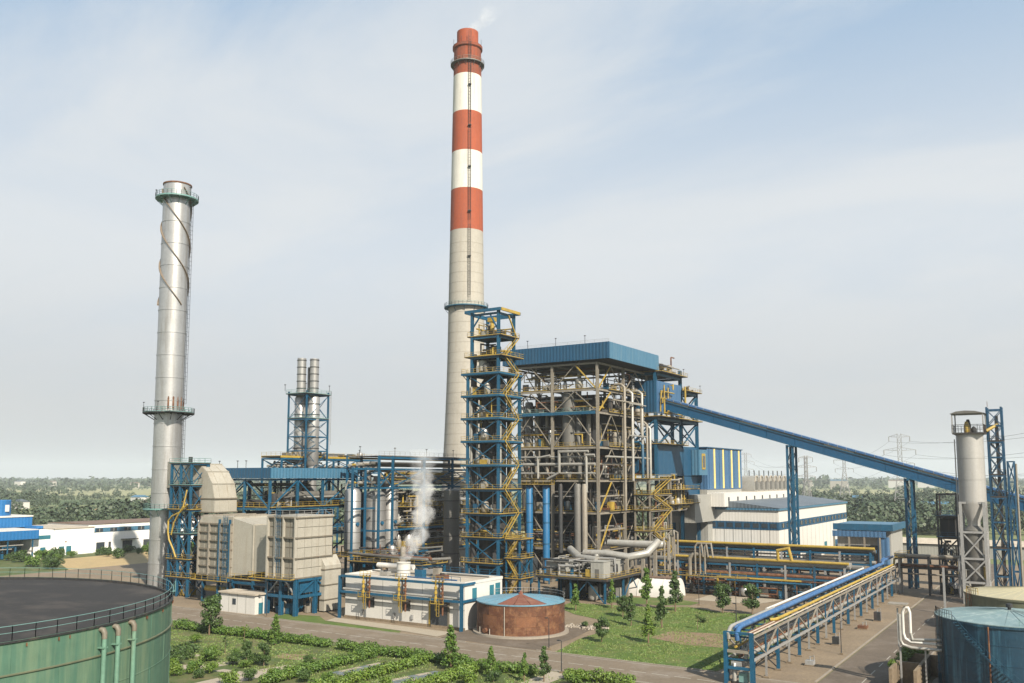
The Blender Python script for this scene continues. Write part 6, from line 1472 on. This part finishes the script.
part('canopy_fascia', MB().box(-324,-308.6,120,177.4,6.6,9.6), 'blue_v', t, smooth=0); part('canopy_roof', MB().box(-324,-308.8,120,177.2,9.6,9.9), 'white', t, smooth=0)
part('wall', MB().box(-345,-318,120,176.4,0,6.5), 'greyclad', t, smooth=0); part('upper_block', MB().box(-352,-325,140,184.0,9.95,13.6), 'blue_v', t, smooth=0)
part('upper_block', MB().box(-345,-334,150,170,13.6,15.6), 'blue_v', t, smooth=0)
part('parapet', MB().box(-345.3,-324.7,139.8,184.2,13.6,14.1), 'white', t, smooth=0)
part('drum', MB().lathe((-332,174.6,14.1), [(4.6,0),(4.6,5.4),(4.4,5.6)], 30), 'blue_v', t)
bx(t, 'emblem', -327.5,-327.2,175.2,176.6,15.6,18.0,'white')
for k in range(7): beam(t, 'canopy_post', (-309.2,124+k*8.6,0), (-309.2,124+k*8.6,6.6), .4, 'blue'); bx(t, 'bay_door', -318.04,-317.9,126+k*8,130+k*8,.1,4.4,'tealdoor')
clutter(t, (-317,-309,140,176,.2,5), 101, 20, 4, 12, mats=('greyv','blue','dsteel','silver_w','yellow'))
part('roof_link', MB().box(-338,-318,181.6,184.2,9.5,10.4), 'blue_v', t, smooth=0)

# ================================================================== PYLONS
def pylon(label, x, y, h, rz):
    t = thing('pylon', label, 'pylon', (x,y,0), 'high-voltage pylons beyond the plant')
    c, s = math.cos(rz), math.sin(rz)
    def P(a, b, z): return (x+a*c-b*s, y+a*s+b*c, z)
    def w(z): f = z/h; return h*(.085*(1-f/.62)+.022) if f < .62 else h*.022
    for sa in (-1,1):
        for sb in (-1,1):
            mb = MB(); k = 8
            for i in range(k): z0, z1 = h*i/k, h*(i+1)/k; mb.bar(P(sa*w(z0),sb*w(z0),z0), P(sa*w(z1),sb*w(z1),z1), .34)
            part('leg', mb, 'gsteel', t, smooth=0)
    mb = MB(); k = 13
    for i in range(k):
        z0, z1 = h*i/k, h*(i+1)/k; a, b = w(z0), w(z1)
        for (p, q) in (((-1,-1),(1,-1)),((1,-1),(1,1)),((1,1),(-1,1)),((-1,1),(-1,-1))):
            mb.bar(P(p[0]*a,p[1]*a,z0), P(q[0]*b,q[1]*b,z1), .2); mb.bar(P(q[0]*a,q[1]*a,z0), P(p[0]*b,p[1]*b,z1), .2); mb.bar(P(p[0]*a,p[1]*a,z0), P(q[0]*a,q[1]*a,z0), .18)
    part('lattice', mb, 'gsteel', t, smooth=0)
    for f, L in ((.64,.155),(.80,.175),(.96,.115)):
        mb = MB(); z = h*f; a = w(z); 
        for sd_ in (-1,1):
            tip = P(sd_*h*L,0,z+.4)
            for sb in (-1,1): mb.bar(P(sd_*a,sb*a,z), tip, .24); mb.bar(P(sd_*a,sb*a,z+h*.035), tip, .2)
            for g_ in (.35,.65): mb.bar(P(sd_*(a+(h*L-a)*g_),a*(1-g_),z), P(sd_*(a+(h*L-a)*g_),0,z+h*.035*(1-g_)+.3), .16)
        part('cross_arm', mb, 'gsteel', t, smooth=0)
        for sd_ in (-1,1): part('insulator', MB().tube([P(sd_*h*L,0,z+.3), P(sd_*h*L,0,z-3.0)], .28, 6), 'gsteel', t)
    return [P(sd_*h*L,0,h*f-3) for f, L in ((.64,.155),(.80,.175),(.96,.115)) for sd_ in (-1,1)]
A1 = pylon('nearest and largest lattice pylon, beyond the conveyor left of the silo', -104.7, 668, 58, R(8))
A2 = pylon('lattice pylon further off, just right of the white turbine hall', -201, 945, 56, R(8))
A3 = pylon('pylon half hidden behind the conveyor trestle and the turbine hall roof', -173, 684, 44, R(30))
A4 = pylon('smallest pylon showing above the vent hoods left of the trestle', -348, 1088, 58, R(20))
A0 = [(p[0]+150, p[1]-330, p[2]+3) for p in A1]
def wire(p, q, sag, i, ends):
    pts = []
    for k in range(15):
        f = k/14; v = Vector(p).lerp(Vector(q), f); v.z -= sag*4*f*(1-f); pts.append(v)
    o = single('power_line', MB().tube(pts, .06, 4, caps=False), 'dsteel', ('lower left','lower right','middle left','middle right','upper left','upper right')[i]+' arm power line '+ends, 'power line', p, 'power lines between the pylons')
for i, (p, q) in enumerate(zip(A0, A1)): wire(p, q, 7, i, 'running right from the nearest pylon past the silo')
for i, (p, q) in enumerate(zip(A1, A2)): wire(p, q, 7, i, 'from the nearest pylon to the one beside the turbine hall')
for i, (p, q) in enumerate(zip(A3, A4)): wire(p, q, 8, i, 'between the two pylons left of the turbine hall')
# ------------------------------------------------------------------ street lamps and posts
def lamp(label, x, y, h, arm=(0.0,-1.0)):
    t = thing('street_lamp', label, 'street lamp', (x,y,.05), 'thin lamp posts along the lawn and road')
    part('post', MB().tube([(x,y,.05),(x,y,h*.6),(x,y,h)], .08, 8, r2=.05), 'dsteel', t)
    part('arm', MB().tube([(x,y,h-.1),(x+arm[0]*.4,y+arm[1]*.4,h+.15),(x+arm[0]*.7,y+arm[1]*.7,h+.2)], .04, 6), 'dsteel', t)
    part('lamp_head', MB().box(x+arm[0]*.8-.2,x+arm[0]*.8+.2,y+arm[1]*.8-.2,y+arm[1]*.8+.2,h+.12,h+.24), 'dsteel', t, smooth=0)
    bx(t, 'base', x-.25,x+.25,y-.25,y+.25,.05,.3,'concrete')
lamp('lamp post between the dense dark trees under the yellow pipes', -57.0, 170, 9.0)
lamp('lamp post right of the bare soil patch on the lawn', -49.0, 146, 7.2)
lamp('lamp post at the lawn corner in front of the rusty tank', -74.6, 128.8, 5.0)
lamp('lamp post on the far pavement beside the white hut', -139.5, 127.8, 7.0)
lamp('lamp post by the near kerb next to the paved gap in the hedge', -64.2, 114.4, 4.6)
lamp('lamp post on the verge of the side road below the pipe bridge', -33.4, 150, 5.2, (1,0))
lamp('lamp post at the foot of the white shelter on the lawn', -72.0, 190, 7.5)
# signal post with white box beside blue service tower
t = thing('white_marker', 'small white marker post by the road at the foot of the service tower', 'post', (-171.5,128.4,.05)); bx(t, 'post', -171.9,-171.3,128.2,128.6,.05,2.6,'white'); bx(t, 'cap', -172.0,-171.2,128.1,128.7,2.6,2.75,'rust')
# material lying on the yard below the bridge
for i, (x, y, w, h, m, lb) in enumerate(((-35.5,139,1.2,.8,'gsteel','small grey drum cradle on the yard beside the pipe bridge'),(-36.0,158,1.0,1.4,'dsteel','dark cabinet on the yard beside the pipe bridge'),(-35.4,177,1.6,.7,'rust','low rusty skid on the yard beside the pipe bridge'),(-34.8,188,1.2,1.8,'dsteel','tall dark cabinet on the yard at the far half of the pipe bridge'))):
    v = thing('yard_cabinet', lb, 'cabinet', (x,y,.05)); bx(v, 'body', x-w/2,x+w/2,y-w/2,y+w/2,.2,h,m); bx(v, 'plinth', x-w/2-.1,x+w/2+.1,y-w/2-.1,y+w/2+.1,.04,.2,'concrete'); part('bend', MB().tube([(x,y,h),(x,y,h+.5),(x+.6,y,h+.7),(x+.6,y,.1)], .08, 6), 'gsteel', v)

# ================================================================== SMOKE, STEAM AND HAZE
def plume_mat(name, dens, col, scale, p0, p1, R0, R1, bend, amp):
    """cloud of steam: density falls off from the axis p0-p1 and is broken up by noise"""
    m = bpy.data.materials.new(name); m.use_nodes = True; n = m.node_tree.nodes; l = m.node_tree.links
    n.remove(n['Principled BSDF']); out = n['Material Output']; v = n.new('ShaderNodeVolumePrincipled')
    v.inputs['Color'].default_value = (*col, 1); v.inputs['Anisotropy'].default_value = 0.1
    p0 = Vector(p0); p1 = Vector(p1); ax = p1-p0; L = ax.length; ax.normalize()
    def mth(op, a, b=None, clamp=False):
        k = n.new('ShaderNodeMath'); k.operation = op; k.use_clamp = clamp
        for s_, q in ((0, a), (1, b)):
            if q is None: continue
            if isinstance(q, (int, float)): k.inputs[s_].default_value = q
            else: l.new(q, k.inputs[s_])
        return k.outputs[0]
    def vec(op, a, b):
        k = n.new('ShaderNodeVectorMath'); k.operation = op
        for s_, q in ((0, a), (1, b)):
            if isinstance(q, (tuple, Vector)): k.inputs[s_].default_value = tuple(q)
            else: l.new(q, k.inputs[s_])
        return k
    g = n.new('ShaderNodeNewGeometry')
    rel = vec('SUBTRACT', g.outputs['Position'], p0).outputs[0]
    t = mth('DIVIDE', vec('DOT_PRODUCT', rel, ax).outputs['Value'], L)
    tc_ = mth('MINIMUM', mth('MAXIMUM', t, 0.0), 1.0)
    wob = mth('MULTIPLY', mth('SINE', mth('MULTIPLY', tc_, 5.2)), bend)
    cx = n.new('ShaderNodeCombineXYZ'); l.new(wob, cx.inputs[0]); l.new(mth('MULTIPLY', wob, .4), cx.inputs[1])
    sc = n.new('ShaderNodeVectorMath'); sc.operation = 'SCALE'; sc.inputs[0].default_value = tuple(ax); l.new(mth('MULTIPLY', t, L), sc.inputs['Scale'])
    perp = vec('SUBTRACT', vec('SUBTRACT', rel, sc.outputs[0]).outputs[0], cx.outputs[0])
    r_ = vec('LENGTH', perp.outputs[0], (0,0,0)).outputs['Value']
    Rr = mth('ADD', mth('MULTIPLY', mth('POWER', tc_, .7), R1-R0), R0)
    q = mth('DIVIDE', r_, Rr)
    nz = n.new('ShaderNodeTexNoise'); nz.inputs['Scale'].default_value = scale; nz.inputs['Detail'].default_value = 6; nz.inputs['Roughness'].default_value = .62; nz.inputs['Distortion'].default_value = .6
    l.new(g.outputs['Position'], nz.inputs[0])
    f = mth('ADD', mth('SUBTRACT', .62, mth('MULTIPLY', q, q)), mth('MULTIPLY', mth('SUBTRACT', nz.outputs[0], .5), amp))
    f = mth('MULTIPLY', f, 1.6, True)
    fade = mth('SUBTRACT', 1.0, mth('POWER', tc_, 1.6), True)
    fade2 = mth('ADD', mth('MULTIPLY', fade, .85), .04)
    l.new(mth('MULTIPLY', mth('MULTIPLY', f, fade2), dens), v.inputs['Density']); l.new(v.outputs[0], out.inputs['Volume'])
    return m
M['steam'] = plume_mat('steam', .5, (1,1,1), .42, (-114.2,139.8,10.6), (-108.4,142,34), 1.7, 4.0, 1.3, 3.6)
M['smoke'] = plume_mat('smoke', .14, (1,1,1), .30, (-177.4,250.4,187.2), (-167.0,254,196.5), 2.6, 4.2, 0.5, 3.0)
def plume(name, label, path, radii, m, seed, rough=.35):
    n = 28; pts = [Vector(p) for p in path]; mb = MB(); k = len(pts)*6; rings = []
    for i in range(k+1):
        f = i/k*(len(pts)-1); j = min(int(f), len(pts)-2); u = f-j; p = pts[j].lerp(pts[j+1], u); r_ = radii[j]*(1-u)+radii[j+1]*u
        rings.append([(p.x+math.cos(a)*q, p.y+math.sin(a)*q, p.z+.3*math.sin(a*2+i)*rough) for a in [2*math.pi*t/n for t in range(n)] for q in [r_*(1+rough*1.6*mnoise.noise((math.cos(a)*1.1+seed, math.sin(a)*1.1, i*.42))) ]])
    vs = [v for g_ in rings for v in g_]; fs = []
    for i in range(k):
        for t in range(n): a = i*n+t; b = i*n+(t+1)%n; fs.append((a,b,b+n,a+n))
    fs.append(tuple(range(n))[::-1]); fs.append(tuple(range(k*n,(k+1)*n)))
    mb.add(vs, fs)
    return single(name, mb, m, label, name.split('_')[0], path[0])
plume('steam_plume', 'white steam plume rising from the vent stack on the pump house', [(-114,139.6,11.5),(-114.4,140.2,13.6),(-112.8,140.4,16.8),(-111.0,141,20.6),(-109.6,141.4,24.6),(-109.2,141.8,28.6),(-108.6,142,33.5)], [1.15,3.0,4.2,5.0,5.2,5.2,5.2], 'steam', 3, 0.0)
plume('smoke_plume', 'thin pale smoke drifting from the top of the tall chimney', [(-176.9,250.5,188.2),(-175.4,251,190.0),(-172.9,252,190.8),(-170.2,253,193.0),(-167.5,254,196)], [2.9,4.6,5.6,6.0,6.0], 'smoke', 8, 0.0)

hz = MB().box(-11800, 11800, -11800, 11800, -1.0, 215.0)
hm = bpy.data.materials.new('haze'); hm.use_nodes = True; nn = hm.node_tree.nodes; nn.remove(nn['Principled BSDF'])
pv = nn.new('ShaderNodeVolumePrincipled'); pv.inputs['Density'].default_value = 0.00011; pv.inputs['Color'].default_value = (0.86, 0.92, 1.0, 1); pv.inputs['Anisotropy'].default_value = 0.15
hm.node_tree.links.new(pv.outputs[0], nn['Material Output'].inputs['Volume'])
M['haze'] = hm
o = part('haze', hz, 'haze', None, smooth=0); tag(o, kind='stuff')
